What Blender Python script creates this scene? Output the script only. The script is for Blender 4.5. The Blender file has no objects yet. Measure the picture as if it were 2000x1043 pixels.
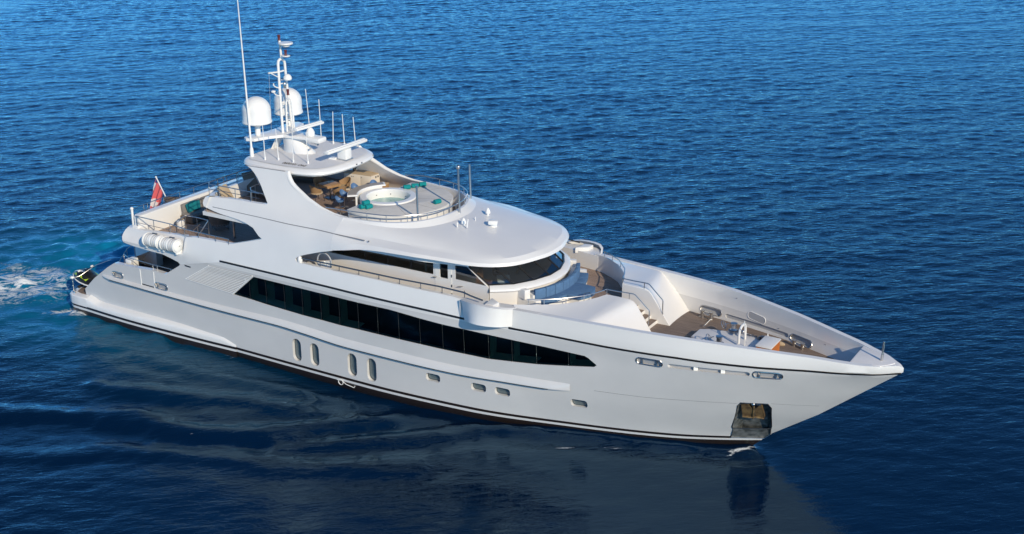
import bpy, bmesh, math, random
import numpy as np
from mathutils import Vector, Matrix
from mathutils.geometry import delaunay_2d_cdt
R_ = math.radians
S = bpy.context.scene
random.seed(7); rng = np.random.default_rng(11)

# ------------------------------------------------------------------ camera
CAM = np.array([49.38384477, -45.05413105, 25.0])
FPX, CX, CY = 2488.1394, 1000.0, 521.5           # focal length in photo pixels (photo is 2000 wide)
PITCH, YAW = R_(20.32246622), R_(31.09093036)
_r = np.array([math.cos(YAW), math.sin(YAW), 0]); _d = np.array([-math.sin(YAW), math.cos(YAW), 0]); _z = np.array([0, 0, 1.0])
FWD = math.cos(PITCH)*_d - math.sin(PITCH)*_z; UP = math.sin(PITCH)*_d + math.cos(PITCH)*_z
RM = np.stack([_r, UP, FWD])
cd = bpy.data.cameras.new('camera'); cam = bpy.data.objects.new('camera', cd); S.collection.objects.link(cam)
cd.sensor_width = 36.0; cd.lens = FPX/2000*36.0; cd.clip_start = 1.0; cd.clip_end = 20000
cam.matrix_world = Matrix(((_r[0], UP[0], -FWD[0], CAM[0]), (_r[1], UP[1], -FWD[1], CAM[1]), (_r[2], UP[2], -FWD[2], CAM[2]), (0, 0, 0, 1)))
S.camera = cam

# ------------------------------------------------------------------ light
SUN_AZ, SUN_EL = R_(-31), R_(27)                  # azimuth from +X (bow), towards starboard
W = bpy.data.worlds.new('World'); S.world = W; W.use_nodes = True
nt = W.node_tree; bg = nt.nodes['Background']
sky = nt.nodes.new('ShaderNodeTexSky'); sky.sky_type = 'NISHITA'; sky.sun_disc = False
sky.sun_elevation = SUN_EL; sky.sun_rotation = R_(90) - SUN_AZ
sky.altitude = 6000; sky.air_density = 1.0; sky.dust_density = 0.0; sky.ozone_density = 7.0
tint = nt.nodes.new('ShaderNodeMix'); tint.data_type = 'RGBA'; tint.blend_type = 'MULTIPLY'; tint.inputs[0].default_value = 1; tint.inputs[7].default_value = (.84, 1.06, .93, 1)
nt.links.new(sky.outputs[0], tint.inputs[6]); nt.links.new(tint.outputs[2], bg.inputs[0]); bg.inputs[1].default_value = 0.15
ld = bpy.data.lights.new('sun', 'SUN'); ld.energy = 2.75; ld.angle = R_(0.53); ld.color = (1.0, 0.85, 0.63)
sun = bpy.data.objects.new('sun', ld); S.collection.objects.link(sun)
sd = Vector((math.cos(SUN_AZ)*math.cos(SUN_EL), math.sin(SUN_AZ)*math.cos(SUN_EL), math.sin(SUN_EL)))
sun.rotation_euler = sd.to_track_quat('Z', 'Y').to_euler(); sun.location = sd*100
S.view_settings.view_transform = 'Standard'; S.view_settings.look = 'None'; S.view_settings.exposure = 0.45; S.view_settings.gamma = 1.0

# ------------------------------------------------------------------ survey helpers: a photo pixel and one known coordinate give a point
def _ray(u, v): return np.array([(u-CX)/FPX, (CY-v)/FPX, 1.0]) @ RM
def oz(u, v, z): D = _ray(u, v); return CAM + D*(z-CAM[2])/D[2]
def oy(u, v, y): D = _ray(u, v); return CAM + D*(y-CAM[1])/D[1]
def ox(u, v, x): D = _ray(u, v); return CAM + D*(x-CAM[0])/D[0]

# ------------------------------------------------------------------ materials
M = {}
def mat(name, col, rough=0.4, metal=0.0, coat=0.0, spec=0.5):
    m = bpy.data.materials.new(name); m.use_nodes = True; b = m.node_tree.nodes['Principled BSDF']
    b.inputs['Base Color'].default_value = (*col, 1); b.inputs['Roughness'].default_value = rough
    b.inputs['Metallic'].default_value = metal; b.inputs['Coat Weight'].default_value = coat; b.inputs['Coat Roughness'].default_value = 0.06
    b.inputs['Specular IOR Level'].default_value = spec
    M[name] = m; return m
def N(m, t, **kw):
    n = m.node_tree.nodes.new(t)
    for k, v in kw.items(): setattr(n, k, v)
    return n
def L(m, a, b): m.node_tree.links.new(a, b)
def noise_col(m, c1, c2, scale, lo=0.4, hi=0.6, stretch=(1, 1, 1), detail=4, bump=0, bscale=None):
    nt = m.node_tree; b = nt.nodes['Principled BSDF']
    tc = N(m, 'ShaderNodeTexCoord'); mp = N(m, 'ShaderNodeMapping'); mp.inputs['Scale'].default_value = stretch; L(m, tc.outputs['Object'], mp.inputs[0])
    nz = N(m, 'ShaderNodeTexNoise'); nz.inputs['Scale'].default_value = scale; nz.inputs['Detail'].default_value = detail; L(m, mp.outputs[0], nz.inputs['Vector'])
    cr = N(m, 'ShaderNodeValToRGB'); cr.color_ramp.elements[0].position = lo; cr.color_ramp.elements[1].position = hi
    cr.color_ramp.elements[0].color = (*c1, 1); cr.color_ramp.elements[1].color = (*c2, 1); L(m, nz.outputs[0], cr.inputs[0]); L(m, cr.outputs[0], b.inputs['Base Color'])
    if bump:
        n2 = N(m, 'ShaderNodeTexNoise'); n2.inputs['Scale'].default_value = bscale or scale*8; L(m, mp.outputs[0], n2.inputs['Vector'])
        bp = N(m, 'ShaderNodeBump'); bp.inputs['Strength'].default_value = bump; bp.inputs['Distance'].default_value = 0.01; L(m, n2.outputs[0], bp.inputs['Height']); L(m, bp.outputs[0], b.inputs['Normal'])
    return cr
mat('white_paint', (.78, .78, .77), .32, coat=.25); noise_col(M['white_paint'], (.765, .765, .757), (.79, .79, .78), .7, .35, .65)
mat('bright_white', (.82, .82, .80), .35, coat=.1)
mat('deck_paint', (.70, .70, .71), .6); noise_col(M['deck_paint'], (.70, .70, .71), (.745, .745, .75), 1.1, .35, .65)
mat('cream_panel', (.70, .65, .57), .5)
mat('steel', (.55, .54, .53), .3, 1.0)
mat('dark_steel', (.25, .25, .26), .35, 1.0)
mat('black_trim', (.012, .012, .013), .3)
mat('rubber', (.02, .02, .02), .6)
mat('grey_line', (.22, .22, .23), .5)
mat('grey_fitting', (.36, .37, .39), .45)
mat('cushion_blue', (.055, .13, .27), .85); noise_col(M['cushion_blue'], (.075, .165, .31), (.095, .20, .36), 6, .3, .7, bump=.15)
mat('stool_blue', (.09, .19, .38), .5)
mat('cushion_cream', (.62, .60, .56), .85); noise_col(M['cushion_cream'], (.60, .585, .55), (.66, .645, .61), 3, .3, .7, bump=.1)
mat('cushion_grey', (.22, .21, .20), .9)
mat('taupe_top', (.36, .33, .30), .45)
mat('towel', (.0, .23, .24), .95); noise_col(M['towel'], (.0, .19, .21), (.0, .27, .27), 30, .3, .7, bump=.5)
mat('teal_fabric', (.0, .17, .20), .9)
mat('canvas_tan', (.46, .36, .24), .9)
mat('canvas_tan_shaded', (.20, .17, .14), .9)
mat('wicker', (.30, .19, .10), .8)
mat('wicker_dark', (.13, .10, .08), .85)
for nm in ('wicker', 'wicker_dark'):
    m = M[nm]; b = m.node_tree.nodes['Principled BSDF']; base = b.inputs['Base Color'].default_value[:3]
    tc = N(m, 'ShaderNodeTexCoord'); wv = N(m, 'ShaderNodeTexWave'); wv.inputs['Scale'].default_value = 30; wv.bands_direction = 'DIAGONAL'; L(m, tc.outputs['Object'], wv.inputs[0])
    cr = N(m, 'ShaderNodeValToRGB'); cr.color_ramp.elements[0].color = (*[c*.75 for c in base], 1); cr.color_ramp.elements[1].color = (*[c*1.25 for c in base], 1)
    L(m, wv.outputs[0], cr.inputs[0]); L(m, cr.outputs[0], b.inputs['Base Color'])
mat('table_wood', (.42, .25, .12), .5); noise_col(M['table_wood'], (.34, .20, .09), (.48, .30, .15), 3, .3, .7, (1, 14, 1))
mat('orange_wood', (.55, .17, .035), .4); noise_col(M['orange_wood'], (.48, .13, .02), (.58, .2, .05), 4, .3, .7, (1, 1, 9))
mat('flag_red', (.76, .15, .16), .8); mat('flag_white', (.75, .72, .72), .8); mat('flag_blue', (.03, .06, .25), .8)
mat('lamp_red', (.11, .012, .01), .3)
mat('brass_rust', (.30, .20, .08), .55, .4); noise_col(M['brass_rust'], (.08, .05, .03), (.26, .18, .085), 5, .3, .7)
mat('pocket_steel', (.10, .11, .12), .38, .45); noise_col(M['pocket_steel'], (.07, .085, .09), (.26, .28, .28), 4, .35, .65, bump=.3)
mat('lime', (.35, .5, .03), .4)
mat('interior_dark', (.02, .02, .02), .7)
mat('interior_grey', (.17, .19, .19), .6); mat('interior_wood', (.20, .09, .04), .5)
mat('curtain', (.50, .60, .50), .8)
mat('letter', (.03, .025, .02), .6)
mat('leaf', (.04, .09, .03), .7)
# teak: narrow planks with dark caulking
def teak(name, dirx=True, c1=(.165, .122, .096), c2=(.27, .205, .165)):
    m = mat(name, c1, .65); b = m.node_tree.nodes['Principled BSDF']
    tc = N(m, 'ShaderNodeTexCoord'); sx = N(m, 'ShaderNodeSeparateXYZ'); L(m, tc.outputs['Object'], sx.inputs[0])
    mp = N(m, 'ShaderNodeMapping'); mp.inputs['Scale'].default_value = (.8, 9, 1) if dirx else (9, .8, 1); L(m, tc.outputs['Object'], mp.inputs[0])
    nz = N(m, 'ShaderNodeTexNoise'); nz.inputs['Scale'].default_value = 1.3; nz.inputs['Detail'].default_value = 3; L(m, mp.outputs[0], nz.inputs['Vector'])
    cr = N(m, 'ShaderNodeValToRGB'); cr.color_ramp.elements[0].position = .3; cr.color_ramp.elements[1].position = .7
    cr.color_ramp.elements[0].color = (*c1, 1); cr.color_ramp.elements[1].color = (*c2, 1); L(m, nz.outputs[0], cr.inputs[0])
    mo = N(m, 'ShaderNodeMath', operation='MODULO'); ab = N(m, 'ShaderNodeMath', operation='ADD'); ab.inputs[1].default_value = 50
    L(m, sx.outputs[1 if dirx else 0], ab.inputs[0]); L(m, ab.outputs[0], mo.inputs[0]); mo.inputs[1].default_value = .11
    lt = N(m, 'ShaderNodeMath', operation='LESS_THAN'); lt.inputs[1].default_value = .012; L(m, mo.outputs[0], lt.inputs[0])
    mx = N(m, 'ShaderNodeMix', data_type='RGBA'); L(m, lt.outputs[0], mx.inputs[0]); L(m, cr.outputs[0], mx.inputs[6]); mx.inputs[7].default_value = (.03, .025, .02, 1)
    L(m, mx.outputs[2], b.inputs['Base Color'])
teak('teak'); teak('teak_shade_lift', True, (.27, .195, .155), (.40, .30, .245))  # second teak is lightened; colour stands in for fill light on covered decks
# hull paint with boot stripes (paint bands along the waterline)
def hull_mat():
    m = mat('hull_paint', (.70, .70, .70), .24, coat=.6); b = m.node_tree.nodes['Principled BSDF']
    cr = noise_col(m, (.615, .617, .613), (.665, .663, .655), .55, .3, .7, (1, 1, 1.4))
    tc = N(m, 'ShaderNodeTexCoord'); sx = N(m, 'ShaderNodeSeparateXYZ'); L(m, tc.outputs['Object'], sx.inputs[0])
    # stripe coordinate w = z - slope*(x-8)
    mi = N(m, 'ShaderNodeMath', operation='MINIMUM'); L(m, sx.outputs[0], mi.inputs[0]); mi.inputs[1].default_value = 15
    mm = N(m, 'ShaderNodeMath', operation='MULTIPLY_ADD'); L(m, mi.outputs[0], mm.inputs[0]); mm.inputs[1].default_value = 0; mm.inputs[2].default_value = 0
    ad = N(m, 'ShaderNodeMath', operation='ADD'); L(m, sx.outputs[2], ad.inputs[0]); L(m, mm.outputs[0], ad.inputs[1])
    st = N(m, 'ShaderNodeValToRGB'); st.color_ramp.interpolation = 'CONSTANT'
    mr = N(m, 'ShaderNodeMapRange'); mr.inputs[1].default_value = -1; mr.inputs[2].default_value = 1; L(m, ad.outputs[0], mr.inputs[0]); L(m, mr.outputs[0], st.inputs[0])
    e = st.color_ramp.elements; e[0].position = 0; e[0].color = (0, 0, 0, 1); e[1].position = (1+.24)/2; e[1].color = (1, 0, 0, 1)
    n = e.new((1+.345)/2); n.color = (0, 0, 0, 1); n = e.new((1+.47)/2); n.color = (0, 1, 0, 1)
    sc = N(m, 'ShaderNodeSeparateColor'); L(m, st.outputs[0], sc.inputs[0])
    m1 = N(m, 'ShaderNodeMix', data_type='RGBA'); L(m, sc.outputs[0], m1.inputs[0]); m1.inputs[6].default_value = (.022, .016, .014, 1); m1.inputs[7].default_value = (.72, .72, .72, 1)
    m2 = N(m, 'ShaderNodeMix', data_type='RGBA'); L(m, sc.outputs[1], m2.inputs[0]); L(m, m1.outputs[2], m2.inputs[6]); L(m, cr.outputs[0], m2.inputs[7])
    gt = N(m, 'ShaderNodeMath', operation='GREATER_THAN'); gt.inputs[1].default_value = 4.48; L(m, sx.outputs[2], gt.inputs[0]); m3 = N(m, 'ShaderNodeMix', data_type='RGBA'); L(m, gt.outputs[0], m3.inputs[0]); L(m, m2.outputs[2], m3.inputs[6]); m3.inputs[7].default_value = (.78, .78, .765, 1)  # grey below, white above: the flare's shade put into the two paint tones
    L(m, m3.outputs[2], b.inputs['Base Color'])
hull_mat()
# glass
def glass(name, tint, t):
    m = bpy.data.materials.new(name); m.use_nodes = True; nt = m.node_tree; nt.nodes.clear(); M[name] = m
    o = N(m, 'ShaderNodeOutputMaterial'); mx = N(m, 'ShaderNodeMixShader'); tr = N(m, 'ShaderNodeBsdfTransparent'); tr.inputs[0].default_value = (*tint, 1)
    gl = N(m, 'ShaderNodeBsdfGlossy'); gl.inputs['Roughness'].default_value = .01; gl.inputs['Color'].default_value = (.9, .95, 1, 1)
    fr = N(m, 'ShaderNodeFresnel'); fr.inputs[0].default_value = t
    L(m, fr.outputs[0], mx.inputs[0]); L(m, tr.outputs[0], mx.inputs[1]); L(m, gl.outputs[0], mx.inputs[2]); L(m, mx.outputs[0], o.inputs[0])
glass('glass_dark', (.44, .53, .47), 1.5); glass('glass_clear', (.72, .80, .82), 2.6); mat('porthole_glass', (.10, .135, .15), .06, coat=.5); glass('glass_port', (.08, .09, .10), 1.5)

# ------------------------------------------------------------------ mesh builder
COL = S.collection
class MB:
    def __init__(s): s.v = []; s.f = []; s.mir = False
    def add(s, vs, fs):
        o = len(s.v); s.v += [tuple(float(c) for c in p) for p in vs]; s.f += [tuple(i+o for i in f) for f in fs]; return s
    def grid(s, rows, closeu=False, closev=False, flip=False):
        nr, nc = len(rows), len(rows[0]); fs = []
        for i in range(nr if closeu else nr-1):
            for j in range(nc if closev else nc-1):
                a, b, c, d = i*nc+j, i*nc+(j+1) % nc, ((i+1) % nr)*nc+(j+1) % nc, ((i+1) % nr)*nc+j
                fs.append((d, c, b, a) if flip else (a, b, c, d))
        return s.add([p for r in rows for p in r], fs)
    def tube(s, path, r, n=8, closed=False, cap=True):
        P = [np.array(p, float) for p in path]; k = len(P); rings = []; up = None
        for i in range(k):
            if closed: t = P[(i+1) % k]-P[i-1]
            else: t = P[min(i+1, k-1)]-P[max(i-1, 0)]
            t = t/(np.linalg.norm(t)+1e-9)
            if up is None: a = np.array([0, 0, 1.0]) if abs(t[2]) < .9 else np.array([1.0, 0, 0]); up = a-t*a.dot(t)
            else: up = up-t*up.dot(t)
            up = up/np.linalg.norm(up); w = np.cross(t, up); rr = r[i] if hasattr(r, '__len__') else r
            rings.append([P[i]+rr*(math.cos(q)*up+math.sin(q)*w) for q in [2*math.pi*j/n for j in range(n)]])
        o = len(s.v); s.grid(rings, closeu=closed, closev=True)
        if cap and not closed: s.f.append(tuple(o+j for j in reversed(range(n)))); s.f.append(tuple(o+(k-1)*n+j for j in range(n)))
        return s
    def lathe(s, prof, c=(0, 0, 0), n=24, axis='z', cap=True):
        rings = []
        for r, h in prof:
            ring = []
            for j in range(n):
                a = 2*math.pi*j/n; p = (r*math.cos(a), r*math.sin(a), h)
                if axis == 'x': p = (p[2], p[0], p[1])
                if axis == 'y': p = (p[1], p[2], p[0])
                ring.append((p[0]+c[0], p[1]+c[1], p[2]+c[2]))
            rings.append(ring)
        o = len(s.v); s.grid(rings, closev=True)
        if cap and prof[0][0] > 1e-6: s.f.append(tuple(o+j for j in reversed(range(n))))
        if cap and prof[-1][0] > 1e-6: s.f.append(tuple(o+(len(prof)-1)*n+j for j in range(n)))
        return s
    def box(s, c, size, rz=0, bev=0.0, ry=0):
        bm = bmesh.new(); bmesh.ops.create_cube(bm, size=1); bmesh.ops.scale(bm, vec=size, verts=bm.verts)
        if bev: bmesh.ops.bevel(bm, geom=bm.edges[:], offset=bev, segments=2, affect='EDGES', profile=.6)
        bm.transform(Matrix.Translation(c) @ Matrix.Rotation(rz, 4, 'Z') @ Matrix.Rotation(ry, 4, 'Y')); return s.bm(bm)
    def bm(s, bm):
        bm.verts.index_update(); s.add([v.co for v in bm.verts], [[v.index for v in f.verts] for f in bm.faces]); bm.free(); return s
    def prism(s, poly, z0, z1, bev=0.0, axis='z'):
        # poly: list of (x,y), extruded z0..z1 ; axis y: poly=(x,z) extruded along y
        bm = bmesh.new(); A = [bm.verts.new((p[0], p[1], z0)) for p in poly]
        bmesh.ops.recalc_face_normals(bm, faces=[bm.faces.new(A)]); bm.faces.ensure_lookup_table()
        r = bmesh.ops.extrude_face_region(bm, geom=bm.faces[:]); vs = [g for g in r['geom'] if isinstance(g, bmesh.types.BMVert)]
        bmesh.ops.translate(bm, vec=(0, 0, z1-z0), verts=vs)
        bmesh.ops.recalc_face_normals(bm, faces=bm.faces[:])
        if bev:
            top = [e for e in bm.edges if all(abs(v.co.z-z1) < 1e-6 for v in e.verts)]
            bmesh.ops.bevel(bm, geom=top, offset=bev, segments=3, affect='EDGES', profile=.5)
        if axis == 'y': bm.transform(Matrix(((1, 0, 0, 0), (0, 0, 1, 0), (0, 1, 0, 0), (0, 0, 0, 1)))); bmesh.ops.reverse_faces(bm, faces=bm.faces[:])
        if axis == 'x': bm.transform(Matrix(((0, 0, 1, 0), (1, 0, 0, 0), (0, 1, 0, 0), (0, 0, 0, 1))))
        return s.bm(bm)
    def ball(s, c, r, n=14, sc=(1, 1, 1)):
        prof = [(max(r*math.sin(math.pi*i/8), 1e-4), -r*math.cos(math.pi*i/8)) for i in range(9)]
        o = len(s.v); s.lathe(prof, (0, 0, 0), n)
        for i in range(o, len(s.v)): p = s.v[i]; s.v[i] = (p[0]*sc[0]+c[0], p[1]*sc[1]+c[1], p[2]*sc[2]+c[2])
        return s
    def mirror(s): s.mir = True; return s          # build() then also links the port twin as an object of its own
    def mirror_join(s):
        n = len(s.v); s.v += [(x, -y, z) for x, y, z in s.v[:n]]; s.f += [tuple(i+n for i in reversed(f)) for f in s.f[:]]; return s
    def weld(s):
        bm = bmesh.new(); vs = [bm.verts.new(p) for p in s.v]
        for f in s.f:
            try: bm.faces.new([vs[i] for i in f])
            except ValueError: pass
        bmesh.ops.remove_doubles(bm, verts=bm.verts, dist=.004); s.v = []; s.f = []; return s.bm(bm)
    def xf(s, mtx):
        s.v = [tuple(mtx @ Vector(p)) for p in s.v]; return s
    def build(s, name, m, parent=None, label=None, ang=32, smooth=True):
        if s.mir:
            p = MB(); p.v = [(x, -y, z) for x, y, z in s.v]; p.f = [tuple(reversed(f)) for f in s.f]; p.build(name, m, parent, label, ang, smooth)
        me = bpy.data.meshes.new(name); me.from_pydata(s.v, [], s.f); me.update()
        if smooth:
            me.shade_smooth(); me.set_sharp_from_angle(angle=R_(ang))
        for mm in (m if isinstance(m, (list, tuple)) else [m]): me.materials.append(M[mm] if isinstance(mm, str) else mm)
        o = bpy.data.objects.new(name, me); COL.objects.link(o)
        if parent: o.parent = parent
        if label: o['label'] = label
        return o
def thing(name, label, cat, loc=(0, 0, 0), rz=0, group=None):
    o = bpy.data.objects.new(name, None); COL.objects.link(o); o.location = loc; o.rotation_euler = (0, 0, rz); o.empty_display_size = .2
    return tag(o, label, cat, group)
def tag(o, label, cat, group=None):
    o['label'] = label; o['category'] = cat
    if group: o['group'] = group
    return o
def dup(root, loc, rz, label, group=None):
    r = root.copy(); COL.objects.link(r); r.location = loc; r.rotation_euler = (0, 0, rz); r['label'] = label
    if group: r['group'] = group
    for ch in list(root.children):
        c = ch.copy(); COL.objects.link(c); c.parent = r
        for g in list(ch.children): q = g.copy(); COL.objects.link(q); q.parent = c
    return r

# ------------------------------------------------------------------ hull form
def pchip(xs, ys):
    xs = np.array(xs, float); ys = np.array(ys, float); h = np.diff(xs); dl = np.diff(ys)/h; n = len(xs); d = np.zeros(n)
    for i in range(1, n-1):
        if dl[i-1]*dl[i] > 0: w1 = 2*h[i]+h[i-1]; w2 = h[i]+2*h[i-1]; d[i] = (w1+w2)/(w1/dl[i-1]+w2/dl[i])
    d[0] = dl[0]; d[-1] = dl[-1]
    def f(x):
        x = np.clip(np.asarray(x, float), xs[0], xs[-1]); i = np.clip(np.searchsorted(xs, x)-1, 0, n-2); t = (x-xs[i])/h[i]
        return ys[i]*(1+2*t)*(1-t)**2+h[i]*d[i]*t*(1-t)**2+ys[i+1]*t*t*(3-2*t)+h[i]*d[i+1]*t*t*(t-1)
    return f
BM = 4.45
g0 = pchip([0, .6, 1.6, 3.25, 7.4, 11.8, 17, 25, 34.7, 60], [0, .36, .92, 1.71, 3.02, 4.05, 4.42, BM, 4.35, 4.3])
g4 = pchip([0, .4, 1, 2, 3, 4.02, 4.65, 7.75, 8.48, 10, 12, 14, 16, 18, 20, 22, 60], [0, .30, .62, 1.14, 1.6, 2.02, 2.28, 3.1, 3.22, 3.44, 3.72, 3.98, 4.2, 4.35, 4.42, BM, BM])
g5 = pchip([0, .41, .72, 1.39, 1.9, 3.18, 4.07, 4.98, 5.9, 6.85, 7.8, 8.78, 9.8, 10.9, 12, 13.05, 14.85, 17, 19, 21, 23, 60], [0, .31, .59, .95, 1.17, 1.59, 1.92, 2.23, 2.5, 2.77, 3.02, 3.22, 3.39, 3.53, 3.66, 3.77, 3.96, 4.15, 4.3, 4.4, BM, BM])
ZS = [-1.2, 0, .64, 2, 3.58, 4.58, 4.8, 9]; XSV = [32.7, 33.9, 34.53, 36.4, 38.27, 39.46, 39.46, 39.46]
def xstem(z): return np.interp(z, ZS, XSV)
def Yh(x, z):
    x = np.asarray(x, float); z = np.asarray(z, float); s = np.maximum(xstem(z)-x, 0)
    a0 = g0(s); a4 = g4(s); a5 = g5(s); a2 = .42*a0+.58*a4
    lv = [-1.2, 0, 2.2, 4.04, 4.6]; vals = [a0*.8, a0, a2, a4, a5+.07*np.clip(s/3, 0, 1)]
    out = np.zeros(np.broadcast(x, z).shape)
    for i in range(4):
        w = np.clip((z-lv[i])/(lv[i+1]-lv[i]), 0, 1)
        out = np.where(z >= lv[i], vals[i]*(1-w)+vals[i+1]*w, out)
    out = np.where(z > 5.2, a5, out)
    w = np.clip((z-4.6)/.6, 0, 1); out = np.where(z >= 4.6, vals[4]*(1-w)+a5*w, out)
    t = np.clip((4.5-x)/6.5, 0, 1); out = out*(1-.05*t*t)
    return np.maximum(out, 0)
OZ = [4.65, 5.2, 5.55, 6.3, 6.75, 7.15, 7.57, 8.3, 9.2]
OC = [(2, [0, .20, .30, .55, .74, .90, 1.08, 1.45, 1.87]), (10, [0, .15, .26, .55, .75, .93, 1.12, 1.48, 1.87]), (14, [0, .12, .22, .40, .58, .88, 1.32, 1.62, 1.87]),
      (16, [0, .12, .22, .30, .42, .78, 1.30, 1.62, 1.87]), (20, [0, .12, .20, .25, .30, .52, 1.1, 1.5, 1.8])]
OF = [(x, pchip(OZ, v)) for x, v in OC]
def Ys(x, z):
    x = np.asarray(x, float); z = np.asarray(z, float); zz = np.maximum(z, 4.65); off = OF[0][1](zz)
    for (xa, fa), (xb, fb) in zip(OF[:-1], OF[1:]):
        t = np.clip((x-xa)/(xb-xa), 0, 1); t = t*t*(3-2*t); off = np.where(x >= xa, fa(zz)*(1-t)+fb(zz)*t, off)
    nx = np.clip((6.76-x)/.10, 0, 1); nz_ = np.clip((z-4.60)/.16, 0, 1); off = off+.20*nx*nz_*np.clip((x-2.0)/.6, 0, 1)
    return np.maximum(Yh(x, np.minimum(z, 4.65))-off, .02)
def skin(u, v, Y=Yh):
    """where the line of sight of photo pixel (u,v) meets the starboard side; returns (x, z)"""
    ys = np.linspace(5.6, .05, 250); D = _ray(u, v); t = (-ys-CAM[1])/D[1]; x = CAM[0]+t*D[0]; z = CAM[2]+t*D[2]
    f = Y(x, z)-ys; k = np.where((f[:-1] < 0) & (f[1:] >= 0))[0]
    if len(k) == 0: k = [int(np.argmin(abs(f)))-1]
    i = k[0]; w = f[i]/(f[i]-f[i+1]+1e-12); return (float(x[i]+w*(x[i+1]-x[i])), float(z[i]+w*(z[i+1]-z[i])))
def skins(pts, Y=Yh): return [skin(u, v, Y) for u, v in pts]
def inpoly(P, poly):
    x, y = P[:, 0], P[:, 1]; c = np.zeros(len(P), bool); n = len(poly)
    for i in range(n):
        (x1, y1), (x2, y2) = poly[i], poly[i-1]
        if y1 == y2: continue
        c ^= ((y1 > y) != (y2 > y)) & (x < (x2-x1)*(y-y1)/(y2-y1)+x1)
    return c
def resample(poly, h, closed=True):
    out = []; n = len(poly)
    for i in range(n if closed else n-1):
        a = np.array(poly[i]); b = np.array(poly[(i+1) % n]); k = max(1, int(math.ceil(np.linalg.norm(b-a)/h)))
        out += [tuple(a+(b-a)*j/k) for j in range(k)]
    if not closed: out.append(tuple(poly[-1]))
    return out
def smooth_poly(poly, it=1, closed=True):
    for _ in range(it):
        n = len(poly); out = []
        for i in range(n if closed else n-1):
            a = np.array(poly[i]); b = np.array(poly[(i+1) % n]); out += [tuple(a*.75+b*.25), tuple(a*.25+b*.75)]
        if not closed: out = [tuple(poly[0])]+out[1:-1]+[tuple(poly[-1])]
        poly = out
    return poly
def triangulate(outer, holes, h, hb=None, extra=()):
    hb = hb or h; loops = [resample(outer, hb)]+[resample(q, min(hb, .12)) for q in holes]
    pts = []; edges = []
    for lp in loops:
        o = len(pts); pts += lp; edges += [(o+i, o+(i+1) % len(lp)) for i in range(len(lp))]
    B = np.array(pts); lo, hi = B.min(0), B.max(0)
    gx, gy = np.meshgrid(np.arange(lo[0]+h/2, hi[0], h), np.arange(lo[1]+h/2, hi[1], h)); G = np.stack([gx.ravel(), gy.ravel()], 1)
    ok = inpoly(G, loops[0])
    for q in loops[1:]: ok &= ~inpoly(G, q)
    G = G[ok]
    if len(extra):
        E_ = np.array(extra); ok = inpoly(E_, loops[0])
        for q in loops[1:]: ok &= ~inpoly(E_, q)
        E_ = E_[ok]; dd = np.min(np.hypot(G[:, None, 0]-E_[None, :, 0], G[:, None, 1]-E_[None, :, 1]), 1); G = np.concatenate([G[dd > .12], E_])
    if len(G):
        d = np.min(np.hypot(G[:, None, 0]-B[None, :, 0], G[:, None, 1]-B[None, :, 1]), 1); G = G[d > (.07 if len(extra) else .45*h)]
    allp = [Vector(p) for p in pts]+[Vector(p) for p in G]
    vo, eo, fo, *_ = delaunay_2d_cdt(allp, edges, [], 0, 1e-5)
    V = np.array([tuple(v) for v in vo]); F = [f for f in fo if len(f) == 3]
    C = np.array([V[list(f)].mean(0) for f in F]); ok = inpoly(C, loops[0])
    for q in loops[1:]: ok &= ~inpoly(C, q)
    F2 = []
    for f, k in zip(F, ok):
        if not k: continue
        a, b, c = V[list(f)]; F2.append(f if (b[0]-a[0])*(c[1]-a[1])-(b[1]-a[1])*(c[0]-a[0]) > 0 else tuple(reversed(f)))
    return V, F2
def side_panel(outer, holes=(), Y=Yh, d=.2, h=.3, out=0.0, mirror=True, hb=None, mb=None, extra=()):
    V, F = triangulate(outer, list(holes), h, hb, extra); y = Y(V[:, 0], V[:, 1])+out
    mb = mb or MB(); vo = [(p[0], -yy, p[1]) for p, yy in zip(V, y)]; n = len(vo)
    if d:
        vi = [(p[0], -max(yy-d, 0), p[1]) for p, yy in zip(V, y)]; cnt = {}
        for f in F:
            for i in range(3): e = (f[i], f[(i+1) % 3]); cnt[e] = cnt.get(e, 0)+1
        st = [(b, a, a+n, b+n) for (a, b) in cnt if (b, a) not in cnt]
        fs = [tuple(f) for f in F]+[tuple(i+n for i in reversed(f)) for f in F]+st; vs = vo+vi
    else: fs = [tuple(f) for f in F]; vs = vo
    mb.add(vs, fs); mb.mir = mirror; return mb
def ribbon(path, w, out=.004, Y=Yh, h=.3, th=.012, mirror=True, wz=None):
    """a raised strip lying on the side along path [(x,z)]"""
    P = np.array(resample(path, h, False)); y = Y(P[:, 0], P[:, 1]); mb = MB(); rows = []
    for i in range(len(P)):
        t = P[min(i+1, len(P)-1)]-P[max(i-1, 0)]; t = t/np.linalg.norm(t); nrm = np.array([-t[1], t[0]])
        a = P[i]+nrm*w/2; b = P[i]-nrm*w/2
        ya = float(Y(a[0], a[1])); yb = float(Y(b[0], b[1]))
        rows.append([(a[0], -(ya-.01), a[1]), (a[0], -(ya+out), a[1]), (b[0], -(yb+out), b[1]), (b[0], -(yb-.01), b[1])])
    mb.grid(rows, flip=True); mb.f.append((0, 1, 2, 3)); k = (len(rows)-1)*4; mb.f.append((k+3, k+2, k+1, k))
    if mirror: mb.mirror()
    return mb
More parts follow.
